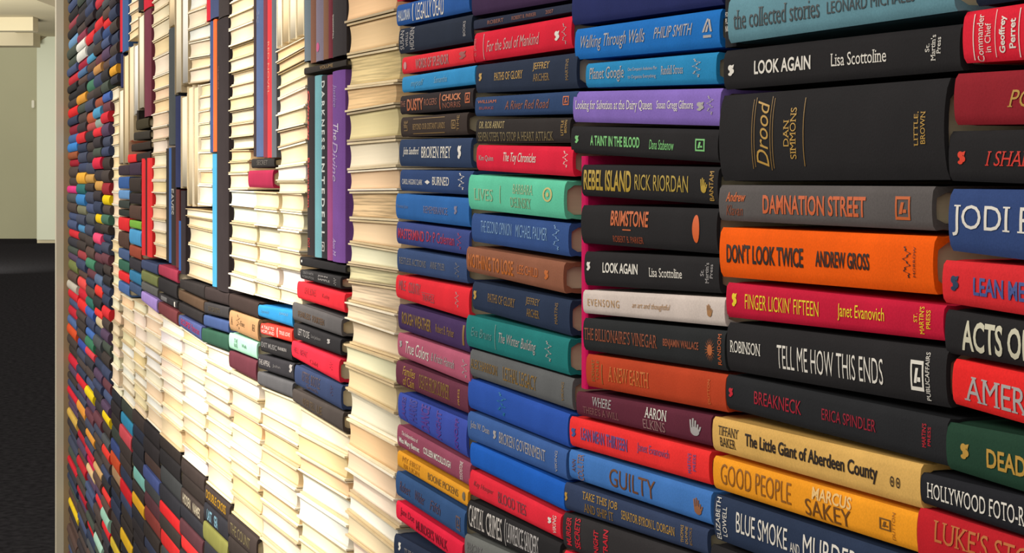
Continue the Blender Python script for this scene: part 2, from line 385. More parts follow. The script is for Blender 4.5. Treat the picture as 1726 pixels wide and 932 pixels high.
# ------------------------------------------------------------------ nearest full stack
stack_of([
 ((1241, 1627, -4, 75, -66, 21), 'dusty teal', (96, 138, 152), 'dark lettering', [('the collected stories', 1252, 1398, .3, .72, (60, 66, 70), 'r'), ('LEONARD MICHAELS', 1411, 1560, .42, .68, (60, 66, 70), '')], dict(y0=-0.004)),
 ((1222, 1622, 84, 153, 38, 121), 'black', BLACK, 'white lettering', [('blob', 1231, 1241, .38, .66, W, ''), ('LOOK AGAIN', 1275, 1370, .34, .68, W, 'b'), ('Lisa Scottoline', 1404, 1498, .36, .66, W, 'r'),
   ('St.', 1564, 1571, .36, .54, W, 'ru'), ("Martin's", 1573, 1581, .18, .74, W, 'ru'), ('Press', 1583, 1590, .24, .6, W, 'ru')]),
 ((1218, 1600, 159, 307, 128, 306), 'very thick black', BLACK, 'gold script between gold rules', [
   ('rule', 1274, 1275, .08, .86, DGOLD, ''), ('rule', 1278, 1279, .06, .84, DGOLD, ''), ('Drood', 1282, 1302, .1, .84, GOLD, 'iu'), ('rule', 1305, 1306, .06, .88, DGOLD, ''), ('rule', 1309, 1310, .08, .86, DGOLD, ''),
   ('DAN', 1328, 1337, .33, .62, GOLD, 'ru'), ('SIMMONS', 1339, 1349, .2, .76, GOLD, 'ru'), ('rule', 1361, 1362.3, .1, .84, DGOLD, ''),
   ('LITTLE,', 1549, 1557, .32, .66, GOLD, 'ru'), ('BROWN', 1560, 1568, .32, .64, GOLD, 'ru')]),
 ((1214, 1575, 310, 373, 312, 391), 'mid-grey', (88, 84, 84), 'copper lettering', [('Andrew', 1227, 1260, .2, .46, COP, 'ib'), ('Klavan', 1227, 1255, .55, .84, DCOP, 'i'), ('DAMNATION STREET', 1289, 1463, .26, .76, (206, 100, 56), 'br'), ('square', 1513, 1538, .24, .78, COP, '')]),
 ((1216, 1578, 381, 468, 396, 499), 'vivid orange', (240, 90, 14), 'black lettering', [("DON'T LOOK TWICE", 1229, 1358, .32, .7, BLK_I, 'b'), ('ANDREW GROSS', 1379, 1470, .36, .66, BLK_I, 'b'), ('script', 1526, 1540, .2, .74, BLK_I, ''), ('MORROW', 1544, 1548, .2, .72, BLK_I, 'u')]),
 ((1226, 1594, 474, 536, 513, 577), 'crimson', (184, 26, 56), 'yellow lettering', [('blob', 1237, 1245, .28, .66, YEL, ''), ("FINGER LICKIN' FIFTEEN", 1259, 1383, .26, .7, YEL, 'n'), ('Janet Evanovich', 1415, 1494, .26, .74, YEL, ''), ('ST.', 1544, 1550, .3, .55, YEL, 'u'), ("MARTIN'S", 1553, 1561, .1, .86, YEL, 'u'), ('PRESS', 1565, 1572, .18, .7, YEL, 'u')]),
 ((1228, 1600, 541, 626, 586, 690), 'thick black', BLACK, 'tall condensed white title', [('ROBINSON', 1235, 1286, .36, .6, W, 'r'), ('TELL ME HOW THIS ENDS', 1314, 1493, .32, .78, W, 'n'), ('square', 1540, 1562, .26, .78, W, ''), ('PUBLICAFFAIRS', 1565, 1572, .1, .92, W, 'u')]),
 ((1226, 1600, 629, 690, 704, 789), 'dark charcoal', (36, 37, 40), 'crimson lettering', [('blob', 1232, 1239, .36, .62, RED_I, ''), ('BREAKNECK', 1275, 1354, .3, .66, (164, 30, 50), ''), ('ERICA SPINDLER', 1389, 1480, .36, .64, (150, 30, 50), ''), ("MARTIN'S", 1558, 1565, .2, .7, RED_I, 'u'), ('PRESS', 1568, 1573, .25, .65, RED_I, 'u')]),
 ((1203, 1555, 700, 760, 781, 860), 'straw yellow', (206, 164, 92), 'black serif lettering', [('TIFFANY', 1214, 1248, .22, .48, BLK_I, 'r'), ('BAKER', 1217, 1243, .54, .8, BLK_I, 'r'), ('The Little Giant of Aberdeen County', 1259, 1483, .26, .72, BLK_I, 'br'), ('ring', 1504, 1511, .42, .66, BLK_I, ''), ('ring', 1514, 1521, .42, .66, BLK_I, '')]),
 ((1204, 1549, 766, 824, 864, 934), 'amber', (226, 148, 36), 'raised gold lettering', [('GOOD PEOPLE', 1218, 1336, .16, .78, (150, 98, 40), 'n'), ('MARCUS', 1372, 1438, .08, .42, (236, 196, 130), 'b'), ('SAKEY', 1360, 1437, .44, .9, (116, 76, 36), ''), ('square', 1486, 1505, .36, .66, (120, 84, 40), ''), ('DUTTON', 1507, 1512, .15, .85, (150, 98, 40), 'u')]),
 ((1206, 1549, 831, 910, 942, 1040), 'navy', (40, 52, 76), 'pale sans lettering', [('ELIZABETH', 1211, 1218, .04, .94, W, 'u'), ('LOWELL', 1222, 1229, .2, .84, W, 'u'), ('BLUE SMOKE', 1245, 1331, .22, .66, W, ''), ('AND', 1336, 1352, .46, .66, W, ''), ('MURDER', 1358, 1450, .22, .66, W, '')]),
 ((1200, 1549, 915, 985, 1046, 1120), 'blackish', BLACK, '', []),
], 'the nearest full stack', 'nearest full stack of spines')
spine_book((1221, 1239, -40, 82, -40, 80), BLACK, 'black upright book end with small white lettering, squeezed left of the dusty teal book', vert=(-40, 81), texts=[('FOUR', 20, 28, .2, .8, W, 'u'), ('PLAY', 31, 40, .2, .8, W, 'u'), ('NOS', 43, 54, .2, .8, W, 'u')])
# ------------------------------------------------------------------ stack beside the magenta upright
stack_of([
 ((966, 1219, -14, 44, -48, 9), 'deep navy', (34, 42, 92), '', []),
 ((971, 1216, 48, 102, 13, 81), 'bright blue', (28, 106, 184), 'silver hand lettering', [('Walking Through Walls', 982, 1090, .26, .78, SIL, 'i'), ('PHILIP SMITH', 1105, 1170, .28, .6, SIL, 'i'), ('tri', 1187, 1204, .22, .72, SIL, '')]),
 ((989, 1210, 106, 149, 86, 143), 'sky blue', (38, 128, 180), 'silver lettering', [('Planet Google', 996, 1054, .2, .8, SIL, 'r'), ("One Company's Audacious Plan", 1061, 1110, .3, .46, SIL, ''), ('to Organize Everything', 1061, 1108, .58, .74, SIL, ''), ('Randall Stross', 1117, 1154, .32, .62, SIL, 'r'), ('script', 1169, 1184, .16, .76, SIL, '')]),
 ((968, 1217, 153, 207, 147, 214), 'lilac', (128, 104, 184), 'white serif lettering', [('Looking for Salvation at the Dairy Queen', 973, 1103, .3, .66, W, 'r'), ('Susan Gregg Gilmore', 1110, 1172, .32, .62, W, 'r'), ('blob', 1178, 1190, .36, .6, SIL, ''), ('script', 1194, 1206, .2, .7, SIL, '')]),
 ((964, 1213, 211, 259, 217, 276), 'black', BLACK, 'pale green lettering', [('blob', 972, 978, .34, .62, GRN_I, ''), ('A TAINT IN THE BLOOD', 998, 1081, .32, .68, GRN_I, 'b'), ('Dana Stabenow', 1097, 1139, .38, .7, GRN_I, 'i'), ('square', 1175, 1191, .3, .68, GRN_I, '')]),
 ((982, 1213, 276, 331, 280, 347), 'glossy black', BLACK, 'tall gold lettering', [('REBEL ISLAND', 987, 1067, .16, .8, (180, 150, 50), 'br'), ('RICK RIORDAN', 1073, 1163, .26, .72, (176, 150, 60), ''), ('hand', 1184, 1196, .3, .7, (180, 150, 50), ''), ('BANTAM', 1199, 1206, .12, .9, GOLD, 'u')]),
 ((982, 1212, 344, 411, 350, 430), 'coal black', BLACK, 'copper lettering and an oval mark', [('BRIMSTONE', 1033, 1096, .12, .5, COP, 'br'), ('rule', 1053, 1067, .57, .6, COP, ''), ('ROBERT B. PARKER', 1036, 1087, .74, .9, (150, 70, 40), ''), ('oval', 1171, 1183, .16, .78, (214, 96, 40), '')]),
 ((987, 1215, 422, 482, 433, 496), 'soft black', BLACK, 'white lettering', [('blob', 992, 998, .3, .56, W, ''), ('LOOK AGAIN', 1019, 1078, .3, .6, W, 'b'), ('Lisa Scottoline', 1097, 1153, .38, .64, W, 'r'), ('St.', 1184, 1190, .36, .54, SIL, 'ru'), ("Martin's", 1192, 1198, .16, .74, SIL, 'ru'), ('Press', 1200, 1205, .2, .6, SIL, 'ru')]),
 ((984, 1224, 487, 529, 500, 552), 'white', (196, 184, 178), 'pale gold lettering', [('EVENSONG', 993, 1046, .36, .66, (190, 150, 100), 'w'), ('an art and thoughtful', 1068, 1132, .38, .66, (178, 140, 96), 'i'), ('hand', 1194, 1204, .26, .7, (170, 124, 80), '')]),
 ((985, 1225, 534, 591, 556, 627), 'dark slate', (38, 40, 42), 'dull copper lettering', [('THE BILLIONAIRE\u2019S VINEGAR', 988, 1111, .3, .66, DCOP, 'r'), ('BENJAMIN WALLACE', 1121, 1181, .36, .62, DCOP, 'b'), ('sun', 1191, 1209, .22, .82, (178, 100, 56), ''), ('RANDOM', 1213, 1219, .1, .86, COP, 'u')]),
 ((990, 1226, 595, 652, 630, 697), 'burnt orange', (172, 62, 34), 'dull gold lettering', [('ECKHART', 1000, 1005, .15, .8, DGOLD, 'u'), ('TOLLE', 1008, 1012, .15, .75, DGOLD, 'u'), ('rule', 1017, 1018, .25, .85, DGOLD, ''), ('A NEW EARTH', 1028, 1096, .28, .72, (200, 112, 54), 'r'), ('DUTTON', 1196, 1200, .2, .85, (200, 112, 54), 'u')]),
 ((973, 1201, 658, 700, 699, 754), 'plum maroon', (88, 36, 52), 'silver lettering', [('WHERE', 1000, 1032, .12, .48, SIL, 'r'), ("THERE'S A WILL", 985, 1045, .56, .84, (130, 84, 84), 'r'), ('AARON', 1089, 1126, .12, .5, W, 'r'), ('ELKINS', 1086, 1123, .56, .9, (150, 112, 112), 'r'), ('hand', 1165, 1185, .2, .76, SIL, '')]),
 ((962, 1198, 700, 752, 760, 819), 'tomato red', (224, 48, 48), 'blue lettering', [('blob', 966, 973, .36, .66, BLU_I, ''), ('LEAN MEAN THIRTEEN', 982, 1060, .28, .68, (110, 82, 140), 'b'), ('Janet Evanovich', 1077, 1131, .28, .62, (120, 80, 130), ''), ("MARTIN'S", 1162, 1168, .2, .8, BLU_I, 'u'), ('PRESS', 1171, 1176, .2, .7, BLU_I, 'u')]),
 ((961, 1201, 756, 806, 828, 887), 'cornflower blue', (62, 112, 180), 'brown lettering', [('ANN', 967, 973, .3, .72, (110, 70, 60), 'u'), ('COULTER', 976, 986, .05, .95, (150, 110, 90), 'u'), ('GUILTY', 1030, 1107, .2, .8, (112, 72, 46), ''), ('hand', 1172, 1188, .3, .8, (150, 100, 70), '')]),
 ((953, 1195, 811, 859, 891, 938), 'slate navy', (48, 60, 88), 'gold lettering', [('blob', 954.5, 959, .34, .66, GOLD, ''), ('TAKE THIS JOB', 984, 1043, .12, .48, GOLD, 'r'), ('AND SHIP IT', 986, 1036, .54, .86, DGOLD, 'r'), ('SENATOR BYRON L. DORGAN', 1050, 1140, .34, .66, GOLD, 'r'), ('THOMAS', 1150, 1155, .15, .8, GOLD, 'u'), ('DUNNE', 1158, 1162, .15, .8, GOLD, 'u'), ('BOOKS', 1165, 1169, .15, .8, DGOLD, 'u')]),
 ((951, 1195, 862, 924, 942, 1018), 'charcoal', (46, 44, 46), 'red upright lettering', [('MURDER', 958, 966, .08, .86, RED_I, 'bu'), ('SECRETS', 972, 981, .04, .86, RED_I, 'bu'), ('NIGHT', 1004, 1012, .2, .8, RED_I, 'bu'), ('TRAIN', 1020, 1028, .1, .8, RED_I, 'bu')]),
 ((952, 1195, 926, 975, 1022, 1075), 'scarlet', CRIM, '', []),
], 'the stack right of the magenta upright', 'stack beside the magenta upright book')
spine_book((974.5, 984.5, 262, 656, 262, 656), (190, 20, 84), 'thin magenta book standing upright between two stacks of spines', vert=(262, 656), name='upright_book', y0=0.002)
# ------------------------------------------------------------------ stack left of the magenta upright
stack_of([
 ((797, 963, -20, 28, -48, 0), 'dark purple', (58, 38, 70), '', []),
 ((799, 965, 33, 52, 4, 22), 'thin navy', (38, 44, 64), 'faint copper lettering', [('ROBERT', 823, 850, .3, .68, DCOP, ''), ('ROBERT B. PARKER', 864, 905, .3, .68, DCOP, ''), ('2007', 921, 934, .3, .68, DCOP, '')]),
 ((801, 966, 55, 106, 25, 82), 'bright crimson', (204, 30, 54), 'pale italic lettering', [('G. JAMES', 802, 806, .2, .8, (190, 110, 110), 'u'), ('rule', 817, 818, .08, .95, (210, 150, 150), ''), ('For the Soul of Mankind', 823, 912, .34, .72, (204, 150, 150), 'i'), ('blob', 938, 946, .4, .7, W, ''), ('script', 950, 958, .2, .85, SIL, '')]),
 ((804, 975, 109, 158, 87, 150), 'navy', (38, 48, 68), 'gold lettering', [('blob', 810, 815, .3, .58, GOLD, ''), ('PATHS OF GLORY', 836, 884, .34, .6, GOLD, 'r'), ('JEFFREY', 901, 929, .16, .42, GOLD, 'r'), ('ARCHER', 901, 929, .5, .72, DGOLD, 'r'), ('MARTINS', 956, 961, .15, .75, DGOLD, 'u')]),
 ((802, 974, 163, 197, 152, 193), 'steel blue', (44, 66, 104), 'copper script', [('WILLIAM', 807, 838, .18, .34, COP, ''), ('BURKE', 810, 834, .52, .66, (150, 60, 60), ''), ('A River Red Road', 853, 928, .28, .7, DCOP, 'i'), ('square', 951, 961, .2, .6, COP, '')]),
 ((804, 963, 200, 243, 197, 242), 'brown-black', (46, 42, 42), 'two lines of gold lettering', [('DR. ROB ARNOT', 810, 852, .1, .38, (170, 150, 96), 'r'), ('SEVEN STEPS TO STOP A HEART ATTACK', 808, 935, .54, .9, (120, 104, 66), 'r'), ('LITTLE', 948, 952, .1, .7, GOLD, 'u'), ('BROWN', 954, 958, .1, .6, GOLD, 'u')]),
 ((805, 968, 243, 288, 246, 299), 'raspberry red', (210, 32, 60), 'silver lettering', [('Kim Quinn', 810, 834, .4, .64, SIL, ''), ('The Toy Chronicles', 851, 906, .26, .7, W, 'i'), ('script', 951, 960, .15, .7, W, '')]),
 ((798, 961, 293, 353, 304, 371), 'mint green', (92, 188, 156), 'silver-green lettering', [('LIVES', 808, 840, .38, .72, (150, 190, 150), 'r'), ('rule', 852, 853, .25, .75, (150, 190, 150), ''), ('BARBARA', 874, 908, .18, .44, (150, 190, 150), 'r'), ('DELINSKY', 870, 905, .54, .82, (140, 176, 140), 'r'), ('ring', 925, 941, .2, .58, (200, 190, 120), '')], dict(y0=-0.003)),
 ((797, 961, 358, 408, 375, 434), 'denim blue', (50, 78, 134), 'light blue lettering', [('THE SECOND OPINION', 813, 865, .22, .62, LBL, 'n'), ('MICHAEL PALMER', 872, 925, .22, .62, LBL, 'n'), ('script', 934, 946, .1, .85, LBL, '')]),
 ((792, 957, 414, 458, 441, 496), 'chestnut brown', (134, 86, 66), 'orange lettering', [('NOTHING TO LOSE', 796, 872, .26, .8, (190, 104, 36), 'b'), ('LEE CHILD', 879, 914, .34, .66, (196, 104, 40), ''), ('blob', 925, 932, .34, .66, (196, 104, 40), '')], dict(y0=-0.002)),
 ((798, 963, 473, 522, 505, 568), 'dark navy', (38, 50, 74), 'gold lettering', [('blob', 801, 806, .3, .62, GOLD, ''), ('PATHS OF GLORY', 825, 871, .3, .58, DGOLD, 'r'), ('JEFFREY', 889, 912, .16, .42, DGOLD, 'r'), ('ARCHER', 890, 912, .5, .74, DGOLD, 'r'), ('MARTINS', 938, 943, .15, .75, DGOLD, 'u')]),
 ((792, 965, 529, 584, 570, 634), 'teal green', (30, 112, 112), 'silver lettering', [('Eva Bruns', 801, 836, .34, .62, (90, 140, 140), 'i'), ('rule', 841, 842, .1, .85, (110, 150, 146), ''), ('The Winter Building', 848, 911, .3, .7, SIL, 'i'), ('script', 926, 938, .2, .75, SIL, '')], dict(y0=-0.002)),
 ((794, 967, 587, 634, 637, 693), 'pewter grey', (92, 94, 96), 'gold lettering', [('ALEX HARRISON', 796, 841, .34, .68, DGOLD, 'r'), ('LETHAL LEGACY', 850, 907, .28, .76, DGOLD, 'r'), ('VIKING', 949, 953, .2, .8, DGOLD, 'u')]),
 ((791, 960, 636, 688, 697, 756), 'royal blue', (40, 78, 164), 'a small teal squiggle', [('script', 840, 856, .1, .8, (40, 120, 160), '')]),
 ((790, 957, 691, 741, 758, 811), 'medium blue', (56, 90, 150), 'silver lettering', [('John W. Dean', 796, 828, .3, .58, SIL, 'r'), ('blob', 834, 839, .3, .6, SIL, ''), ('BROKEN GOVERNMENT', 844, 922, .28, .66, SIL, 'r'), ('VIKING', 938, 942, .15, .85, SIL, 'u')]),
 ((794, 953, 744, 785, 814, 863), 'plain bright blue', (26, 88, 180), '', []),
 ((792, 947, 789, 834, 867, 911), 'rose red', (214, 40, 58), 'grey lettering', [('Kay Hooper', 801, 834, .34, .6, (150, 60, 66), 'i'), ('BLOOD TIES', 842, 889, .3, .74, (130, 70, 80), ''), ('blob', 926, 932, .3, .55, W, ''), ('VIKING', 934, 940, .15, .85, W, 'u')]),
 ((789, 946, 841, 893, 915, 966), 'black', BLACK, 'tall white lettering', [('CAPITAL', 793, 818, .12, .84, (206, 200, 196), 'r'), ('CRIMES', 822, 848, .12, .88, (206, 200, 196), 'r'), ('rule', 853, 854, .05, .95, SIL, ''), ('LAWRENCE SANDERS', 856, 910, .14, .8, (190, 186, 186), 'r')]),
 ((785, 946, 898, 945, 970, 1022), 'stone grey', (104, 106, 104), 'faint dark lettering', [('MARGARET', 790, 815, .25, .7, GRY, '')]),
], 'the stack left of the magenta upright', 'stack left of the magenta upright book')
# ------------------------------------------------------------------ stack beside the tall page edges
stack_of([
 ((669, 791, -44, 4, -74, -26), 'scarlet', CRIM, '', []),
 ((670, 793, 8, 45, -22, 20), 'royal blue', (36, 82, 150), 'white lettering and block', [('HALLORAN', 673, 693, .3, .8, (180, 190, 205), 'b'), ('rule', 697, 698, .1, .9, W, ''), ('LEGALLY DEAD', 703, 750, .12, .9, W, 'n')]),
 ((674, 797, 48, 92, 23, 71), 'dark navy', (34, 42, 58), 'columns of small pale lettering', [('SUSAN', 677, 683, .1, .85, SIL, 'u'), ('WELLS', 686, 690, .2, .75, SIL, 'u'), ('HIDDEN', 693, 700, .05, .9, SIL, 'u'), ('BOOKS', 783, 787, .2, .75, SIL, 'u')]),
 ((679, 800, 96, 126, 75, 107), 'red', (212, 44, 56), 'grey lettering', [('oval', 682, 687, .3, .75, (190, 130, 130), ''), ('WORDS OF SPLENDOR', 702, 758, .24, .82, (176, 104, 106), 'b'), ('blob', 776, 787, .24, .68, (150, 60, 60), '')]),
 ((679, 802, 129, 157, 109, 143), 'light blue', (48, 134, 190), 'faint silver lettering', [('myself', 694, 716, .3, .8, (90, 160, 196), 'i'), ('Samantha', 733, 755, .3, .66, (100, 164, 198), 'i')]),
 ((676, 799, 161, 194, 147, 184), 'brown-black', (46, 40, 42), 'orange lettering', [('THE', 677, 685, .3, .6, DCOP, ''), ('DUSTY', 688, 715, .22, .84, (186, 96, 50), 'b'), ('ROGERS', 717, 738, .3, .64, DCOP, ''), ('rule', 743, 744, .1, .9, COP, ''), ('CHUCK', 747, 779, .18, .5, (206, 120, 70), 'b'), ('NORRIS', 748, 778, .58, .86, DCOP, ''), ('square', 786, 794, .2, .7, COP, '')]),
 ((677, 789, 197, 232, 188, 228), 'dark brown', (56, 47, 44), 'gold lettering between rules', [('rule', 698, 751, .12, .15, DGOLD, ''), ('BEYOND OUR DISTANT LANDS', 698, 752, .38, .66, DGOLD, 'r'), ('rule', 698, 751, .84, .87, DGOLD, ''), ('LIFE', 683, 689, .2, .7, DGOLD, 'u'), ('square', 763, 770, .3, .7, DGOLD, ''), ('TIME', 772, 776, .1, .8, DGOLD, 'u')]),
 ((675, 796, 234, 281, 231, 284), 'slate navy', (44, 60, 90), 'white lettering', [('John Sandford', 682, 709, .3, .64, W, 'ri'), ('BROKEN PREY', 713, 763, .28, .68, W, 'r'), ('blob', 774, 780, .25, .7, W, '')]),
 ((676, 798, 285, 322, 287, 330), 'dusk blue', (44, 66, 110), 'white lettering and a small diamond', [('CAROL HIGGINS CLARK', 680, 714, .44, .68, W, 'n'), ('diamond', 718, 727, .44, .64, W, ''), ('BURNED', 731, 759, .3, .66, W, 'r'), ('script', 774, 785, .1, .8, W, '')]),
 ((669, 793, 325, 369, 333, 384), 'clear blue', (44, 98, 164), 'faint grey lettering', [('Thomas Jean', 671, 690, .42, .6, (90, 110, 150), ''), ('REMEMBRANCE', 716, 757, .4, .66, (110, 112, 150), 'r'), ('blob', 768, 773, .3, .6, (120, 120, 150), '')]),
 ((670, 793, 372, 411, 388, 432), 'purplish blue', (56, 70, 128), 'red lettering', [('MASTERMIND', 673, 717, .28, .74, (176, 36, 74), 'b'), ('Dr P Coleman', 721, 768, .26, .7, (176, 36, 74), ''), ('script', 772, 780, .15, .8, (176, 36, 74), '')]),
 ((671, 789, 417, 458, 437, 479), 'slate blue', (52, 72, 112), 'grey lettering', [('RESTLESS ACTIONS', 675, 720, .36, .64, GRY, 'r'), ('ANNE TYLER', 727, 752, .34, .62, GRY, 'r'), ('script', 768, 777, .2, .8, GRY, '')]),
 ((669, 793, 462, 502, 485, 540), 'poppy red', (218, 42, 54), 'grey lettering', [('MILE', 675, 686, .2, .6, (150, 90, 96), ''), ('COUNTRY', 691, 711, .2, .64, (150, 90, 96), ''), ('rule', 713, 735, .48, .5, (150, 90, 96), ''), ('TRAVELS', 714, 734, .54, .8, (150, 90, 96), ''), ('script', 769, 776, .2, .7, SIL, '')]),
 ((673, 793, 511, 555, 545, 596), 'deep purple', (66, 46, 88), 'gold lettering', [('ROUGH WEATHER', 680, 729, .26, .72, DGOLD, 'b'), ('Robert B. Parker', 737, 768, .34, .64, DGOLD, ''), ('rule', 782, 785, .1, .8, DGOLD, '')]),
 ((672, 794, 559, 600, 599, 650), 'dusty pink', (168, 86, 110), 'silver script', [('blob', 676, 680, .3, .58, SIL, ''), ('True Colors', 686, 725, .24, .74, W, 'i'), ('& Kristin Hannah', 729, 768, .34, .66, SIL, 'i'), ('script', 780, 790, .2, .8, SIL, '')]),
 ((669, 791, 606, 648, 652, 699), 'wine maroon', (98, 48, 66), 'gold serif lettering', [('Families', 681, 702, .12, .48, GOLD, 'i'), ('of Cain', 681, 700, .52, .9, GOLD, 'i'), ('DEATH FROM SUMMER', 709, 760, .2, .76, DGOLD, 'r'), ('PRESS', 774, 777, .2, .8, GOLD, 'u')]),
 ((673, 789, 660, 706, 709, 773), 'violet blue', (56, 74, 160), 'purple upright lettering', [('JAMES', 680, 688, .08, .9, (84, 66, 150), 'bu'), ('HARRIS', 692, 705, .05, .8, (70, 66, 150), 'bu'), ('DANCE', 712, 726, .05, .9, (92, 62, 150), 'bu'), ('NIGHT', 738, 746, .05, .9, (92, 62, 150), 'bu'), ('KNOPF', 769, 775, .05, .9, (92, 56, 150), 'bu')]),
 ((671, 794, 714, 752, 781, 822), 'mauve', (140, 70, 92), 'white lettering', [('The Independence of', 679, 706, .18, .4, W, 'r'), ('Miss Mary Bennet', 675, 709, .5, .82, W, 'br'), ('COLLEEN MCCULLOUGH', 716, 762, .36, .66, W, 'b'), ('TOUCHSTONE', 777, 782, .1, .9, W, 'u')]),
 ((671, 790, 758, 787, 826, 857), 'mustard', (214, 148, 40), 'olive lettering', [('MY FIRST', 680, 710, .15, .48, (190, 130, 40), ''), ('BILLION', 682, 708, .56, .84, (190, 130, 40), ''), ('BOONE PICKENS', 723, 774, .26, .68, (130, 104, 60), ''), ('oval', 781, 786, .2, .7, (120, 110, 90), '')]),
 ((669, 785, 792, 835, 861, 911), 'dull blue', (48, 78, 122), 'brown lettering', [('Robert', 676, 694, .3, .7, (92, 74, 92), 'i'), ('Wilder', 702, 718, .3, .7, (92, 74, 92), 'i'), ('Fifth', 727, 745, .3, .7, (92, 74, 92), 'i'), ('square', 771, 778, .3, .8, (110, 90, 90), '')]),
 ((669, 781, 842, 875, 915, 955), 'cherry red', (214, 32, 62), 'dark lettering', [('Jane Doe', 677, 700, .2, .66, (130, 30, 50), ''), ("MURDER'S WALK", 703, 756, .3, .8, (140, 24, 46), 'b')]),
 ((666, 781, 898, 946, 962, 1012), 'navy', (36, 46, 68), 'a small pale mark', [('blob', 674, 678, .2, .5, W, ''), ('THE LAST', 684, 712, .3, .7, GRY, 'r')]),
], 'the stack beside the tall page edges', 'stack beside the tall column of page edges')

# ------------------------------------------------------------------ short stacks of spines among the page edges
WS1 = 'the short stack beneath the purple upright'
stack_of([
 ((506, 583, 432, 448, 447, 462), 'thin black', BLACK, '', [('oval', 508.5, 510.5, .3, .6, W, '')]),
 ((507, 575, 453, 470, 466, 488), 'charcoal black', (44, 43, 45), 'small grey lettering', [('DEATH WITH', 512, 529, .15, .4, GRY, ''), ('INTERRUPTION', 511, 530, .55, .8, GRY, ''), ('JOHN', 537, 553, .2, .38, SIL, ''), ('SAMPLE', 537, 557, .5, .68, SIL, ''), ('script', 563, 568, .2, .8, SIL, '')]),
 ((502, 582, 473, 503, 494, 528), 'scarlet', (206, 42, 54), 'faint dark lettering', [('DEVIL BONES', 515, 534, .2, .6, (170, 40, 50), ''), ('Kathy', 545, 557, .3, .6, (170, 40, 50), '')]),
 ((494, 577, 508, 539, 537, 568), 'warm grey', (82, 80, 82), 'brown lettering', [('FEARLESS', 504, 525, .36, .7, (96, 76, 60), 'b'), ('FOURTEEN', 528, 548, .36, .74, (96, 76, 60), 'b')]),
 ((496, 575, 543, 571, 571, 600), 'black', (40, 39, 42), 'pale lettering', [('LEFT TO DIE', 504, 523, .24, .66, SIL, ''), ('Lisa Jackson', 526, 542, .34, .6, GRY, ''), ('blob', 553, 558, .24, .54, SIL, '')]),
 ((493, 573, 573, 602, 605, 646), 'rose red', (204, 40, 60), 'faint dark lettering', [('HELL', 497, 505, .3, .6, (150, 40, 60), ''), ('BENT', 508, 520, .28, .6, (150, 40, 60), ''), ('Child', 524, 537, .58, .8, (170, 50, 60), ''), ('script', 557, 563, .25, .6, (150, 40, 60), '')]),
 ((498, 577, 614, 648, 649, 692), 'dull navy', (48, 60, 92), 'brown lettering', [('KETTERIE', 511, 523, .14, .6, (90, 76, 80), ''), ('BOOTLE', 526, 541, .14, .62, (90, 76, 80), ''), ('Smith', 518, 537, .68, .86, (90, 76, 80), ''), ('script', 558, 564, .2, .6, (80, 60, 80), '')]),
 ((494, 579, 654, 677, 694, 729), 'grey-brown', (66, 60, 58), 'dim gold lettering', [('NEVER TELL', 512, 532, .3, .76, (96, 80, 60), ''), ('LIE', 536, 544, .3, .76, (96, 80, 60), '')]),
], WS1, 'short stack under the purple upright')
WS2 = 'the short stack with sky-blue top'
stack_of([
 ((436, 494, 513, 533, 523, 552), 'sky-blue', (44, 128, 184), 'pale lettering', [('Lipstick', 441, 455, .34, .66, (90, 150, 190), 'i'), ('JUNGLE', 472, 487, .24, .44, (120, 170, 200), '')]),
 ((440, 493, 544, 563, 555, 578), 'orange-red', (216, 60, 50), 'white lettering', [('A TALE TO', 442, 463, .16, .44, W, ''), ('HOPE AND', 442, 463, .54, .84, W, ''), ('rule', 468, 469, .1, .9, W, ''), ('TRUE LOVE', 472, 490, .3, .6, W, '')]),
 ((440, 493, 568, 592, 582, 609), 'black', (38, 37, 40), 'grey lettering', [('EXIT MUSIC', 442, 468, .28, .64, GRY, 'b'), ('RANKIN', 470, 484, .3, .52, SIL, '')]),
 ((436, 496, 596, 621, 612, 641), 'faded black', (46, 45, 50), 'pale lettering', [('THE APPEAL', 438, 457, .3, .66, SIL, ''), ('John', 461, 474, .4, .64, GRY, ''), ('blob', 489, 494, .1, .6, SIL, '')]),
 ((435, 494, 625, 648, 645, 672), 'grey', (80, 80, 84), '', []),
], WS2, 'short stack with the sky-blue top book')
WS3 = 'the short stack with tan and mint books'
stack_of([
 ((387, 436, 494, 519, 510, 537), 'dark brown', DBROWN, '', []),
 ((388, 436, 522, 555, 538, 576), 'tan', (166, 128, 92), 'dark lettering', [('A', 391, 394, .3, .7, (100, 74, 50), 'r'), ('script', 400, 406, .1, .8, (100, 74, 50), ''), ('Fine', 407, 414, .34, .6, (110, 84, 60), ''), ('square', 427, 431, .3, .6, (100, 74, 50), '')]),
 ((387, 434, 560, 587, 577, 606), 'pale mint', (150, 200, 176), 'dark lettering', [('THE', 396, 402, .24, .5, (90, 120, 106), ''), ('RIVER', 396, 402, .54, .8, (90, 120, 106), ''), ('Wells', 409, 417, .4, .62, (90, 120, 106), '')]),
 ((387, 433, 590, 619, 608, 643), 'dark maroon', (88, 44, 54), '', []),
], WS3, 'short stack with the tan and mint books')
WS4 = 'the short stack ending in a green book'
stack_of([
 ((346, 386, 482, 505, 494, 516), 'brown-black', (52, 44, 44), '', []),
 ((345, 386, 508, 528, 518, 538), 'dark grey', (54, 52, 54), 'faint gold lettering', [('SECRETS', 352, 372, .3, .7, (80, 70, 54), '')]),
 ((344, 386, 530, 549, 542, 562), 'slate blue', (58, 76, 120), '', []),
 ((341, 386, 552, 576, 565, 592), 'deep green', (44, 78, 64), '', []),
], WS4, 'short stack ending in a green book')
WS5 = 'the short stack ending in red-lettered blue'
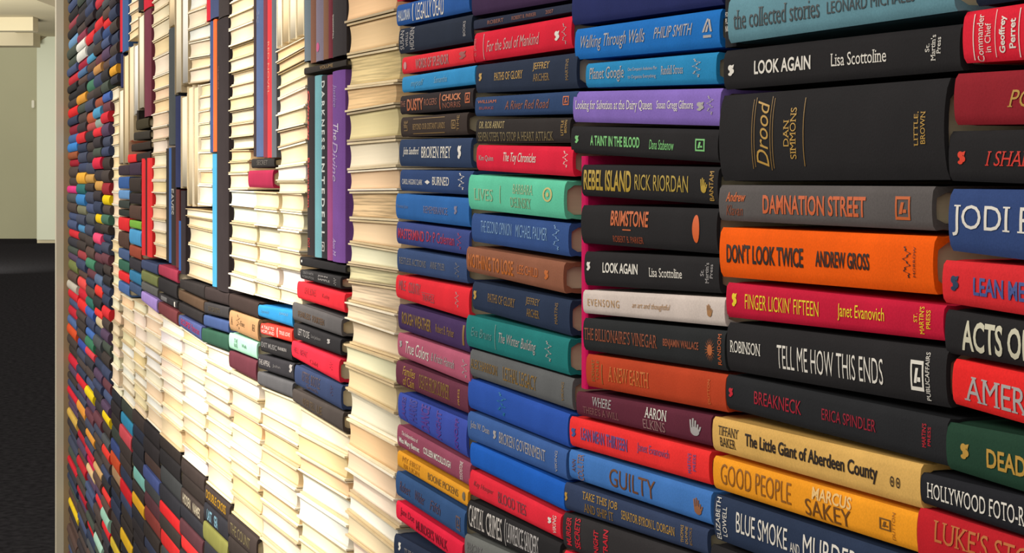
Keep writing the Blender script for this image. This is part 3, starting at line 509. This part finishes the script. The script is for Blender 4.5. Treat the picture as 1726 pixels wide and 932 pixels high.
stack_of([
 ((304, 345, 470, 486, 481, 505), 'dull black', (46, 42, 42), '', []),
 ((302, 344, 488, 505, 507, 527), 'dark olive-brown', (82, 64, 50), '', []),
 ((302, 342, 509, 526, 528, 547), 'coal black', (42, 39, 40), '', []),
 ((302, 340, 530, 549, 550, 575), 'muted blue', (70, 80, 128), 'red lettering', [('ECLIPSE', 306, 322, .2, .7, (170, 50, 90), 'b'), ('Patterson', 324, 337, .2, .7, (170, 50, 90), '')]),
], WS5, 'short stack ending in the blue book with red letters')
WS6 = 'the short stack topped by a raspberry book'
stack_of([
 ((268, 300, 445, 463, 456, 478), 'raspberry', (156, 54, 76), '', []),
 ((268, 299, 466, 490, 480, 505), 'black', (44, 42, 44), '', []),
 ((268, 299, 493, 505, 508, 521), 'black', (50, 48, 50), 'grey and white patches', [('rule', 272, 282, .2, .8, GRY, ''), ('rule', 294, 296, .2, .9, W, '')]),
 ((268, 299, 508, 528, 525, 549), 'brick maroon', (110, 56, 60), '', []),
], WS6, 'short stack topped by the raspberry book')
WS7 = 'the short stack ending in a lilac book'
stack_of([
 ((239, 266, 437, 453, 446, 464), 'slate navy', (60, 70, 100), '', []),
 ((239, 266, 455, 472, 467, 485), 'olive green', (108, 114, 70), '', []),
 ((239, 266, 474, 488, 487, 502), 'mid-grey', (90, 90, 88), '', []),
 ((239, 265, 490, 507, 505, 528), 'lilac', (156, 132, 196), '', []),
], WS7, 'short stack ending in a lilac book')
WS8 = 'the short stack with a lime-green book'
def rows8(xl, xr, lst): return [((xl, xr, a, b, a + (a - 312) * .0035 * (xr - xl), b + (b - 312) * .0035 * (xr - xl)), n, c, '', [], dict(parts=False)) for a, b, n, c in lst]
stack_of(rows8(219, 238.5, [
 (275, 296, 'purple-black', (60, 46, 62)), (299, 323, 'dark brown', (54, 46, 42)), (325, 343, 'near-black', (44, 38, 40)), (345, 368, 'chocolate brown', (78, 58, 50)), (370, 383, 'lime-green', (110, 160, 60)),
 (385, 410, 'sky blue', (70, 140, 186)), (412, 431, 'rust', (140, 66, 48)), (433, 452, 'blackish', (50, 48, 54)), (454, 472, 'teal blue', (50, 112, 150)), (474, 490, 'slate blue', (60, 78, 110))]), WS8, 'short stack with the lime-green book')
WS9 = 'the short stack with two blue books'
stack_of(rows8(200.5, 218.5, [
 (279, 296, 'plum black', (56, 46, 54)), (298, 318, 'strong blue', (50, 84, 140)), (320, 335, 'light blue', (92, 134, 180)), (337, 350, 'dark green', (52, 58, 54)), (352, 363, 'green-black', (44, 48, 44)),
 (365, 387, 'red', (200, 40, 44)), (389, 415, 'brown', (76, 56, 48)), (417, 434, 'dusky blue', (66, 84, 120)), (436, 453, 'bottle green', (50, 92, 76)), (455, 470, 'bright red', (206, 44, 48)), (472, 490, 'steel blue', (70, 100, 150))]), WS9, 'short stack with two blue books')
stack_of([((230, 251, 202, 220, 197, 215), 'dark olive', (58, 52, 36), '', [], dict(parts=False)), ((226, 253, 223, 237, 219, 234), 'charcoal', (52, 48, 42), '', [], dict(parts=False)),
 ((222, 254, 243, 256, 237, 251), 'brown-black', (50, 42, 36), '', [], dict(parts=False)), ((231, 254, 259, 273, 254, 270), 'soft black', (46, 40, 38), '', [], dict(parts=False))],
 'the few dark books above the two red uprights', 'few dark books above the red uprights')
spine_book((216, 230, 260, 275, 259, 273), (206, 44, 46), 'small red book left of the dark books above the two red uprights', parts=False)
# ------------------------------------------------------------------ crosswise books that carry uprights
spine_book((513, 584, 114, 127, 99, 112), (46, 42, 40), 'brown-black book lying flat between the upper and lower upright spines', texts=[('VOLUME', 540, 562, .2, .7, DGOLD, '')])
spine_book((424.5, 463, 267, 284, 266, 282), (42, 40, 40), 'black book lying flat under the red and navy uprights', texts=[('SECRET', 434, 452, .2, .7, (90, 84, 80), '')])
spine_book((419.5, 461, 287, 316, 285.5, 318), (140, 34, 64), 'plain raspberry-pink book lying flat among white page edges')
# ------------------------------------------------------------------ upright spines
def U(xl, xr, yt, yb, col, lab, group=None, texts=(), slope=0.0, **kw):
    d = slope * (xr - xl)
    spine_book((xl, xr, yt, yb, yt - d, yb + d * 0.6), col, lab, 'book', group, vert=(yt, yb), texts=texts, **kw)
G1 = 'upright spines over the flat brown-black book'
U(513, 523.5, -30, 104, (96, 108, 118), 'blue-grey upright spine, first of the row over the flat brown-black book', G1)
U(523.5, 532.5, -30, 107, (112, 78, 64), 'brown upright spine between blue-grey and grey-violet ones', G1)
U(532.5, 545, -30, 104, (112, 104, 120), 'grey-violet upright spine with small pink marks', G1, [('oval', 72, 88, .3, .7, (180, 60, 120), '')])
U(545, 553.5, -30, 101, (116, 84, 66), 'tan-brown upright spine between grey-violet and maroon ones', G1)
U(553.5, 560, -30, 99, (104, 44, 54), 'maroon upright spine beside the thick black upright', G1)
U(560, 583, -30, 96, (52, 48, 50), 'thick black upright spine with tiny white lettering', G1, [('SHADOWFALL', 22, 64, .7, .86, W, '')])
G2 = 'upright spines under the flat brown-black book'
U(518, 530.5, 129, 431, (46, 42, 44), 'black upright spine with red lettering under the flat brown-black book', G2, [('Crimson', 152, 236, .4, .72, (196, 50, 44), 'ib'), ('Ravensham', 266, 350, .42, .7, (176, 44, 44), 'b'), ('DOT', 402, 418, .4, .7, (190, 50, 44), '')])
U(530.5, 542, 127, 434, (98, 146, 156), 'pale teal upright spine beside the white-lettered black one', G2)
U(542, 551.5, 127, 436, (44, 44, 48), 'black upright spine with spaced white capitals', G2, [('D A R K N E S S', 136, 252, .22, .78, (180, 184, 184), 'b'), ('I N T E D E L L', 264, 400, .22, .78, (180, 184, 184), 'b'), ('square', 408, 424, .25, .75, SIL, '')])
U(551.5, 560, 126, 439, (132, 66, 112), 'magenta-purple upright spine left of the violet one', G2)
U(560, 581, 119, 442, (104, 68, 134), 'wide violet upright spine with silver script', G2, [('The', 208, 236, .3, .7, (190, 180, 200), 'i'), ('Divine', 238, 306, .34, .82, (160, 140, 180), 'i'), ('Justice', 140, 180, .4, .8, (140, 120, 170), 'i'), ('Ann M', 402, 432, .45, .75, (170, 150, 190), 'i')])
G3 = 'upright spines over the flat black book'
U(427.5, 432, -30, 264, (52, 42, 44), 'thin dark brown upright spine over the flat black book', G3)
U(432, 444, -30, 265, (70, 86, 122), 'dusty navy upright spine left of the maroon and red uprights', G3, [('script', 15, 40, .3, .7, (130, 140, 170), '')])
U(444, 451, -30, 266, (106, 46, 58), 'maroon upright spine left of the bright red upright', G3)
U(451, 457.8, -30, 266, (214, 52, 58), 'narrow bright red upright spine beside a grey one', G3, [('RED NOVEL', 70, 160, .3, .7, (220, 130, 110), '')])
U(457.8, 465, -30, 266, (84, 88, 96), 'dark grey upright spine beside the bright red one', G3)
G4 = 'upright spines beside the orange one'
U(348.5, 354.3, -30, 36, (190, 40, 56), 'short red upright spine above the orange and navy uprights', G4)
U(354.3, 368, -30, 32, (60, 70, 104), 'dusty navy upright spine directly above the orange upright', G4)
U(368, 385, -30, 30, (52, 46, 46), 'dark brown upright spine above the long black upright', G4)
U(354.3, 359.6, 36, 257, (58, 76, 116), 'narrow navy upright spine left of the orange one', G4)
U(359.6, 364.6, 33, 256, (226, 96, 48), 'very narrow orange upright spine', G4)
U(364.8, 384.5, 32, 490, (46, 40, 42), 'long black upright spine beside the orange and sky-blue ones', G4, [('THE DARK HOUR', 110, 150, .6, .74, (110, 60, 50), '')])
U(358.2, 364.6, 259, 483, (66, 144, 184), 'narrow sky-blue upright spine below the orange one', G4)
G5 = 'upright spines left of the long black upright'
U(284.5, 295, 48, 245, (70, 74, 76), 'slate grey upright spine right of the tall cream page edges', G5)
U(296.2, 304, 162, 316, (44, 50, 84), 'navy upright spine under white page edges, beside the slate grey upright', G5)
U(280.5, 285, 250, 440, (52, 46, 42), 'thin brown-black upright spine touching the tall cream page edges', G5)
U(285, 289.3, 249, 443, (60, 92, 148), 'thin blue upright spine beside a black one with white letters', G5)
U(289.3, 296.6, 248, 447, (48, 42, 42), 'black upright spine with small white letters, beside the thin blue one', G5, [('EAVES', 318, 362, .2, .8, (150, 146, 140), 'b')])
U(296.8, 301.6, 319, 451, (92, 48, 48), 'maroon-brown upright spine under the navy upright', G5)
U(301.6, 305.4, 372, 456, (48, 84, 146), 'short thin blue upright spine beside the maroon-brown one', G5)
U(305.4, 312, 321, 462, (48, 42, 46), 'dark upright spine standing before the cream page edges, beside a short blue one', G5)
U(239.3, 245.3, 267, 430, (206, 44, 50), 'slimmer of two red upright spines', 'red upright spines', )
U(245.5, 248, 268, 430, (70, 36, 36), 'dark sliver of a spine between two red upright spines', 'red upright spines')
U(248.2, 256, 266, 433, (212, 50, 52), 'wider of two red upright spines, against cream page edges', 'red upright spines')
G6 = 'upright spines far along the wall'
U(203, 206, -30, 88, (190, 44, 60), 'hair-thin red upright spine beside a blue one', G6)
U(206.2, 216, -30, 88, (60, 88, 134), 'blue upright spine far along the wall, right of a hair-thin red one', G6)
U(204.2, 207.4, 91, 148, (42, 46, 84), 'thin navy sliver of a spine below the hair-thin red one', G6)
U(233.5, 241, -30, 19, (50, 50, 56), 'short dark upright spine left of the short red one', G6)
U(242, 255, -30, 16, (190, 34, 52), 'short broad red upright spine above the maroon one', G6)
U(243.4, 254.5, 18, 197, (108, 52, 66), 'maroon upright spine left of the tall cream page edges', G6)
U(231, 233, 186, 204, (50, 44, 40), 'tiny dark spine standing above the dark olive book', G6, parts=False)

# ------------------------------------------------------------------ books with their page edges outward
TINTS = {'cream': (236, 218, 184), 'ivory': (240, 228, 202), 'tan': (240, 208, 162), 'buff': (238, 214, 172), 'white': (238, 234, 226)}
ENDS = [(222, 208, 176), (206, 190, 158), (228, 220, 202), (196, 176, 140), (176, 160, 132), (226, 216, 196)]
ORD = 'first second third fourth fifth sixth seventh eighth ninth tenth eleventh twelfth thirteenth fourteenth fifteenth sixteenth seventeenth eighteenth nineteenth twentieth'.split()
TENS = ['', '', 'twenty', 'thirty', 'forty']
def nth(i):
    if i < 20: return ORD[i]
    n = i + 1
    return {30: 'thirtieth', 40: 'fortieth', 50: 'fiftieth'}.get(n) or TENS[n // 10] + '-' + ORD[n % 10 - 1]
def row_slope(x, y): return (y - 305) / ((1.0 + 0.25 * max(0, min(1, (x - 215) / 90))) * (x - XV))
def auto_r(xl, xr, ys): return [y + row_slope((xl + xr) / 2, y) * (xr - xl) for y in ys]
def pages(xl, xr, yl, yr, where, tints=('cream',) * 5 + ('ivory',) * 3 + ('buff', 'tan', 'white'), start=0, odd={}, group=None):
    if yr is None: yr = auto_r(xl, xr, yl)
    for i in range(len(yl) - 1):
        tn, rag = odd.get(i, (None, 0))
        tn = tn or random.choice(tints)
        lab = '%s page-edge book, %s down %s' % (tn, nth(start + i), where)
        if xr - xl > 15: j0, j1 = random.uniform(-1.2, 1.0), random.uniform(-0.5, 0.5)
        else: j0 = j1 = random.uniform(-0.4, 0.4)
        c = TINTS[tn]; c = tuple(min(246, v + random.choice((-5, 0, 4))) for v in c)
        w_ = xr - xl; a, b = j0 * 0.02, j1 * 0.01
        L = lambda k, f: yl[k] + (yr[k] - yl[k]) * f
        pages_book((xl + a * w_, xr + b * w_, L(i, a), L(i + 1, a), L(i, 1 + b), L(i + 1, 1 + b)), c, random.choice(ENDS), lab, group or where, ragged=rag, y0=random.uniform(-0.002, 0.004))
def cuts(xl, xr, ya, yb, lo=0.019, hi=0.032):
    V = CT / DIST * (xl - XV); ys = [ya]
    while ys[-1] < yb - lo * V * 0.6:
        ys.append(min(yb, ys[-1] + random.uniform(lo, hi) * V))
    ys[-1] = yb
    return ys
pages(583.5, 667, [-14, 40, 94, 148, 190, 240, 288, 322, 369, 409, 444, 473, 508, 537, 579, 614, 655, 703, 751, 791, 828, 859, 903, 950],
      [-42, 19, 78, 138, 176, 233, 282, 321, 374, 423, 457, 485, 529, 565, 607, 649, 699, 747, 802, 846, 890, 926, 966, 1016],
      'the tall column beside the coloured stacks', odd={2: ('tan', .14), 3: ('tan', .1), 7: ('tan', .2), 10: ('cream', .16), 11: ('cream', .16), 12: ('cream', .12), 0: ('tan', 0), 1: ('tan', 0), 4: ('buff', 0), 8: ('buff', 0), 15: ('buff', 0), 17: ('tan', 0), 5: ('ivory', 0)})
pages(466, 513, [86, 106, 124, 148, 167, 193, 221, 250, 282, 305, 326], [62, 80, 100, 126, 145, 178, 210, 237, 275, 305, 326], 'the column left of the violet upright', odd={1: ('tan', 0), 8: ('white', 0)})
pages(386, 427, [-14, 5, 28, 51, 80, 102, 124, 145, 166, 188, 210, 233, 253], None, 'the column right of the long black upright', tints=('ivory', 'ivory', 'cream', 'cream', 'buff'))
pages(386, 418.5, [253, 273, 292, 320], [252, 271, 291, 320], 'the column right of the long black upright', start=12)
rowl, rowr = [320, 346, 374, 403, 432, 459, 486], [326, 360, 391, 428, 460, 497, 521]
def cross(xa, xb):
    f = lambda x: (wall_t(386) - wall_t(x)) / (wall_t(386) - wall_t(515))
    g = lambda i, x: rowl[i] + (rowr[i] - rowl[i]) * (0.15 * f(x) + 0.85 * (x - 386) / (515 - 386))
    return [g(i, xa) for i in range(7)], [g(i, xb) for i in range(7)]
for xa, xb, ph in ((386, 429, 'the pale block column by the long black upright'), (429.5, 468, 'the pale block column under the raspberry-pink book'), (468.5, 505, 'the pale block column by the red-lettered upright')):
    a, b = cross(xa, xb); pages(xa, xb, a, b, ph, group='pale block under the raspberry-pink book', tints=('ivory', 'cream', 'white', 'cream', 'ivory'))
pages(256.5, 283.5, [-14, 5, 22, 44, 71, 99, 131, 153, 172, 193, 217, 237], None, 'the tall column right of the red uprights', tints=('cream', 'buff', 'cream', 'ivory'), odd={4: ('tan', 0)})
pages(256.5, 280, [237, 260, 281, 304, 325, 347, 369, 389, 410, 432], None, 'the tall column right of the red uprights', tints=('cream', 'buff', 'cream', 'ivory'), start=11)
pages(318, 347.8, [-14, 21, 51], [-36, 10, 40], 'the column left of the orange upright')
pages(318, 353.5, [51, 72, 99, 118, 142], [38, 64, 93, 110, 137], 'the column left of the orange upright', odd={0: ('white', 0)}, start=2)
pages(334.6, 353.5, [143, 164, 188, 209, 232], [139, 160, 184, 206, 230], 'the column left of the orange upright', start=6)
pages(334.6, 357.5, [232, 256, 287, 311, 345], [230, 255, 287, 312, 348], 'the column left of the orange upright', start=10)
pages(313, 357.5, [351, 364, 380, 410, 438, 465], [356, 371, 390, 422, 451, 481], 'the column left of the narrow sky-blue upright', tints=('ivory', 'cream'))
pages(217, 233, [-12, 8, 24, 40, 56, 70], [-20, -2, 14, 30, 44, 59], 'the small pile right of the far blue upright', tints=('buff', 'cream'))
pages(188.3, 199.5, cuts(188.3, 199.5, 151, 640, .022, .034), None, 'the far narrow column by the dark spines', tints=('cream', 'ivory', 'cream', 'buff'))
def PU(xl, xr, yt, yb, tn, lab, group, slope=0.0):
    d = slope * (xr - xl)
    pages_book((xl, xr, yt, yb, yt - d, yb - d), TINTS[tn], random.choice(ENDS), lab, group, vert=True, hollow=0.0005)
PU(466, 475, -30, 83, 'ivory', 'ivory upright page-edge book, first of four right of the dark grey upright', 'four upright page-edge books', .5)
PU(475.2, 487, -30, 78, 'buff', 'buff upright page-edge book, second of four right of the dark grey upright', 'four upright page-edge books', .5)
PU(487.2, 499, -30, 72, 'ivory', 'ivory upright page-edge book, third of four right of the dark grey upright', 'four upright page-edge books', .5)
PU(499.2, 512.5, -30, 66, 'cream', 'cream upright page-edge book, last of four beside the blue-grey upright', 'four upright page-edge books', .5)
G7 = 'upright page-edge books left of the orange upright'
PU(285, 294.3, -30, 46, 'buff', 'short buff upright page-edge book above the slate grey upright', G7)
PU(294.6, 305.6, -30, 158, 'ivory', 'ivory upright page-edge book above the navy upright', G7)
PU(305.8, 317, -30, 142, 'white', 'white upright page-edge book touching the column left of the orange upright', G7)
PU(304.8, 315.5, 160, 318, 'ivory', 'ivory upright page-edge book right of the navy upright', G7)
PU(315.7, 325, 144, 348, 'cream', 'cream upright page-edge book, left one of a long pair', G7)
PU(325.2, 334, 144, 348, 'buff', 'buff upright page-edge book, right one of a long pair', G7)
G8 = 'far upright page-edge books'
PU(208.2, 216.5, 91, 277, 'buff', 'buff upright page-edge book beneath the far blue upright', G8)
PU(200.5, 207.8, 150, 277, 'ivory', 'ivory upright page-edge book standing by the far dark spines', G8)
PU(217, 225.3, 76, 239, 'cream', 'cream upright page-edge book under the small pile', G8)
PU(233, 242.6, 24, 184, 'ivory', 'ivory upright page-edge book left of the maroon upright', G8)
PU(225.6, 232.8, 74, 194, 'white', 'white upright page-edge book left of an ivory one', G8)
# the pale lower field
def field(xl, xr, t0, t1, b0, where, **k):
    ys = cuts(xl, xr, t0, b0); yr = auto_r(xl, xr, ys)
    if t1 is not None: yr[0] = t1
    for i in range(1, len(yr)): yr[i] = max(yr[i], yr[i - 1] + 6)
    pages(xl, xr, ys, yr, where, tints=('ivory', 'cream', 'ivory', 'cream', 'buff', 'white', 'tan'), group='pale lower field of page edges', **k)
field(500, 582, 684, 734, 960, 'the pale column under the stack beneath the violet upright')
field(437, 499, 652, 677, 952, 'the pale column under the sky-blue topped stack')
field(387, 436, 623, 648, 864, 'the pale column under the tan and mint books')
field(344.5, 386, 580, 597, 814, 'the pale column under the green book')
field(305.5, 344, 553, 580, 770, 'the pale column under the blue book with red letters')
field(270.5, 305, 532, 554, 731, 'the pale column under the brick maroon book')
field(243.5, 270, 512, 533, 706, 'the pale column under the lilac book')
field(223.5, 243, 503, None, 686, 'the pale column under the slate blue and grey spines')
field(203.5, 223, 494, None, 669, 'the pale column under the two-blues stack')
pages(188.5, 203, [641, 652], None, 'the foot of the far narrow column')

# ------------------------------------------------------------------ dark spines below the pale field
BRIGHT = [(125,34,150,70,80),(124,60,60,110,180),(127,64,110,150,190),(138,60,140,60,80),(152,55,170,70,80),(168,36,206,50,54),(162,62,214,50,56),(175,50,56,76,120),(186,34,214,48,50),(172,5,190,56,66),(140,105,160,40,60),(153,102,80,150,190),(143,118,80,112,150),(176,112,190,140,84),(197,120,220,160,50),(124,130,190,50,60),(156,142,70,120,96),(143,157,214,44,50),(143,171,214,150,60),(163,170,150,80,60),(175,170,70,100,170),(124,188,220,44,46),(150,192,180,90,60),(176,190,80,150,190),(187,200,200,44,56),(165,205,140,160,150),(176,205,120,70,50),(152,212,170,80,76),(171,220,220,50,60),(146,226,206,50,56),(124,214,140,40,56),(126,227,70,100,150),(190,190,60,70,110),
(125,241,150,40,52),(125,252,60,130,200),(148,257,170,44,54),(127,264,150,84,54),(124,277,160,36,50),(137,275,190,150,110),(167,277,210,44,70),(180,283,70,144,184),(136,292,214,44,56),(148,306,230,170,60),(157,306,196,150,80),(166,308,200,150,80),(125,322,220,60,130),(180,319,150,44,52),(148,320,40,90,90),(148,333,60,130,190),(178,338,232,200,20),(138,351,100,100,80),(136,362,70,100,150),(165,367,236,200,30),(176,375,70,110,90),(125,390,214,50,60),(138,392,80,140,186),(165,403,240,80,120),(136,408,206,46,54),(136,425,160,64,70),(143,440,80,150,190),(152,447,70,130,100),(124,455,96,104,60),(164,462,60,140,80),
(125,480,190,184,170),(136,475,226,80,76),(165,478,90,110,140),(126,497,210,44,56),(135,503,200,40,56),(165,494,230,60,50),(148,505,40,90,80),(140,518,226,50,50),(172,530,236,60,56),(180,534,220,50,56),(152,522,66,96,170),(133,530,190,40,56),(162,540,206,190,150),(130,543,80,104,150),(122,558,210,80,40),(160,575,60,120,90),(151,565,70,110,180),(152,592,220,70,80),(162,590,150,90,40),(143,583,60,80,160),(122,615,206,40,60),(142,640,216,44,54),(167,660,226,50,50),(121,672,216,40,56),(155,672,236,206,30),(145,697,226,150,60),(180,708,240,206,30),
(121,708,206,170,80),(130,705,50,96,140),(208,720,54,140,180),(208,745,210,80,90),(136,740,180,40,50),(154,740,220,150,60),(180,765,224,60,50),(196,775,206,80,44),(150,770,206,44,60),(156,782,206,30,80),(203,762,60,76,130),(122,787,206,40,54),(168,795,206,164,110),(157,800,220,190,140),(195,815,176,140,104),(211,825,210,36,44),(182,838,226,60,56),(140,790,190,40,50),(233,808,126,190,180),(255,812,70,84,140),(233,848,226,170,40),(290,866,216,40,44),(137,838,176,34,50),(165,845,220,54,60),(127,857,236,200,40),(185,872,150,196,176),(150,900,206,44,50),(185,900,220,44,50),(172,917,170,210,190),(185,922,60,140,200),(200,926,220,190,60),(212,926,226,180,40),(255,880,130,56,50),(282,925,206,44,44),(312,928,220,50,50),(355,925,130,130,70)]
WORD = [((206, 44, 52), 'red'), ((230, 200, 40), 'yellow'), ((220, 150, 60), 'amber'), ((60, 140, 190), 'sky-blue'), ((62, 84, 140), 'blue'), ((130, 190, 176), 'mint'), ((60, 120, 90), 'green'), ((200, 164, 110), 'tan'), ((130, 56, 60), 'brick'), ((120, 120, 70), 'olive'), ((206, 84, 60), 'orange-red'), ((208, 80, 92), 'pink-red'), ((90, 110, 140), 'grey-blue'), ((38, 35, 38), 'black'), ((60, 48, 44), 'brown'), ((58, 58, 62), 'grey'), ((44, 48, 66), 'navy'), ((80, 44, 52), 'maroon')]
DARKS = [(42, 38, 40), (46, 40, 38), (50, 44, 42), (40, 40, 46), (56, 48, 46), (36, 34, 36), (48, 52, 66), (44, 50, 70), (56, 58, 60), (64, 50, 46), (74, 44, 50), (52, 60, 84), (38, 44, 60), (62, 48, 66), (52, 58, 52)]
def cell_colour(x, y, hw, hh, dark=0.0):
    best = None
    for b in BRIGHT:
        if abs(b[0] - x) <= hw and abs(b[1] - y) <= hh:
            s = abs(b[0] - x) / hw + abs(b[1] - y) / hh
            if best is None or s < best[0]: best = (s, b[2:], b)
    if best:
        BRIGHT.remove(best[2]); return tuple(int(v * 0.86) for v in best[1])
    if random.random() < dark: return random.choice(DARKS[:5])
    return random.choice(DARKS)
def word_for(c): return min(WORD, key=lambda w_: sum((a - b) ** 2 for a, b in zip(w_[0], c)))[1]
for ci, (xl, xr, ya, phr) in enumerate([(387, 436, 866, 'tenth'), (344.5, 386, 816, 'ninth'), (305.5, 344, 772, 'eighth'), (270.5, 305, 733, 'seventh'), (243.5, 270, 708, 'sixth'), (223.5, 243, 688, 'fifth'), (203.5, 223, 671, 'fourth'), (188, 203, 654, 'third')]):
    ys = cuts(xl, xr, ya, 962, .023, .035); yr = auto_r(xl, xr, ys)
    xm = (xl + xr) / 2
    for i in range(len(ys) - 1):
        ym = (ys[i] + ys[i + 1] + yr[i] + yr[i + 1]) / 4
        col = cell_colour(xm, ym, (xr - xl) / 2, (ys[i + 1] - ys[i]) / 2 + 2, dark=0.75 if i < 4 else 0.4)
        lab = '%s spine, %s below the page edges in the %s nearest sloping dark column' % (word_for(col), nth(i), ORD[ci])
        tx = []
        if ci == 1 and i == 0: tx = [('DOUBLE CROSS', 347, 380, .2, .7, (170, 130, 40), 'b')]
        if ci == 1 and i == 1: tx = [('LAST', 350, 358, .2, .8, (120, 160, 180), 'b'), ('SEA', 362, 368, .2, .8, (120, 160, 180), 'b')]
        if ci == 2 and i == 2: tx = [('HIDDEN', 309, 322, .2, .8, (180, 170, 150), 'b'), ('NAMES', 326, 338, .2, .8, (180, 170, 150), 'b')]
        if ci == 0: tx = [('THE COUNT', 392, 425, .25, .75, (120, 110, 80), '')] if i == 0 else []
        spine_book((xl, xr, ys[i], ys[i + 1], yr[i], yr[i + 1]), col, lab, 'book', 'sloping dark columns of spines', texts=tx, parts=ci < 4 or bool(tx), y0=random.uniform(-0.002, 0.003))

# ------------------------------------------------------------------ the far wall of small spines: far more than could be told apart
def far_wall():
    V, F, IDX, SM, mats, mi = [], [], [], [], [], {}
    def mat_i(m):
        if m not in mi: mi[m] = len(mats); mats.append(m)
        return mi[m]
    xb = [116.9, 132.5, 147, 161, 174, 186.4]
    cols = [(xb[i], xb[i + 1], -20, 965) for i in range(5)] + [(187.5, 199, -20, 144)]
    for ci, (xl, xr, ya, yb) in enumerate(cols):
        ys = cuts(xl, xr, ya, yb, .022, .034); yr = auto_r(xl, xr, ys)
        for i in range(len(ys) - 1):
            ym = (ys[i] + ys[i + 1] + yr[i] + yr[i + 1]) / 4
            col = cell_colour((xl + xr) / 2, ym, 9, 7)
            if ci == 1 and 74 < ym < 92: col = (190, 190, 184)
            fr = Frame((xl + random.uniform(-.5, .5), xr + random.uniform(-.5, .3), ys[i], ys[i + 1], yr[i], yr[i + 1]), False)
            col = tuple(min(236, int(v * (1.3 if max(col) < 90 else 1.08))) for v in col)
            b = min(0.006, fr.h * 0.3)
            prof = [(1, DEPTH), (1, 0.008)] + [(0.97 - 1.94 * k / 8, spine_y(0.97 - 1.94 * k / 8, b)) for k in range(9)] + [(-1, 0.008), (-1, DEPTH)]
            v, f = extrude(fr, prof, [fr.x0, fr.x1])
            ca, sa = math.cos(fr.ang), math.sin(fr.ang); y0 = random.uniform(-0.004, 0.004); n = len(V)
            V += [(fr.c.x + p[0] * ca - p[2] * sa, p[1] + y0, fr.c.y + p[0] * sa + p[2] * ca) for p in v]
            F += [tuple(k + n for k in q) for q in f]; IDX += [mat_i(cloth(col))] * len(f); SM += [1] * (len(f) - 2) + [0, 0]
    o = link('far_book_spines', mesh_of('far_book_spines', V, F, mats, IDX, SM))
    o.data.set_sharp_from_angle(angle=math.radians(45))
    o['kind'] = 'stuff'; say(o, 'far wall of hundreds of small dark and bright book spines beside the grey post', 'books')
far_wall()
d = {k: v for k, v in USED.items() if len(v) > 1}
print('LABELS', len(USED), 'DUP', d)
print('BADLEN', [k for k in USED if not 4 <= n_words(k) <= 16])
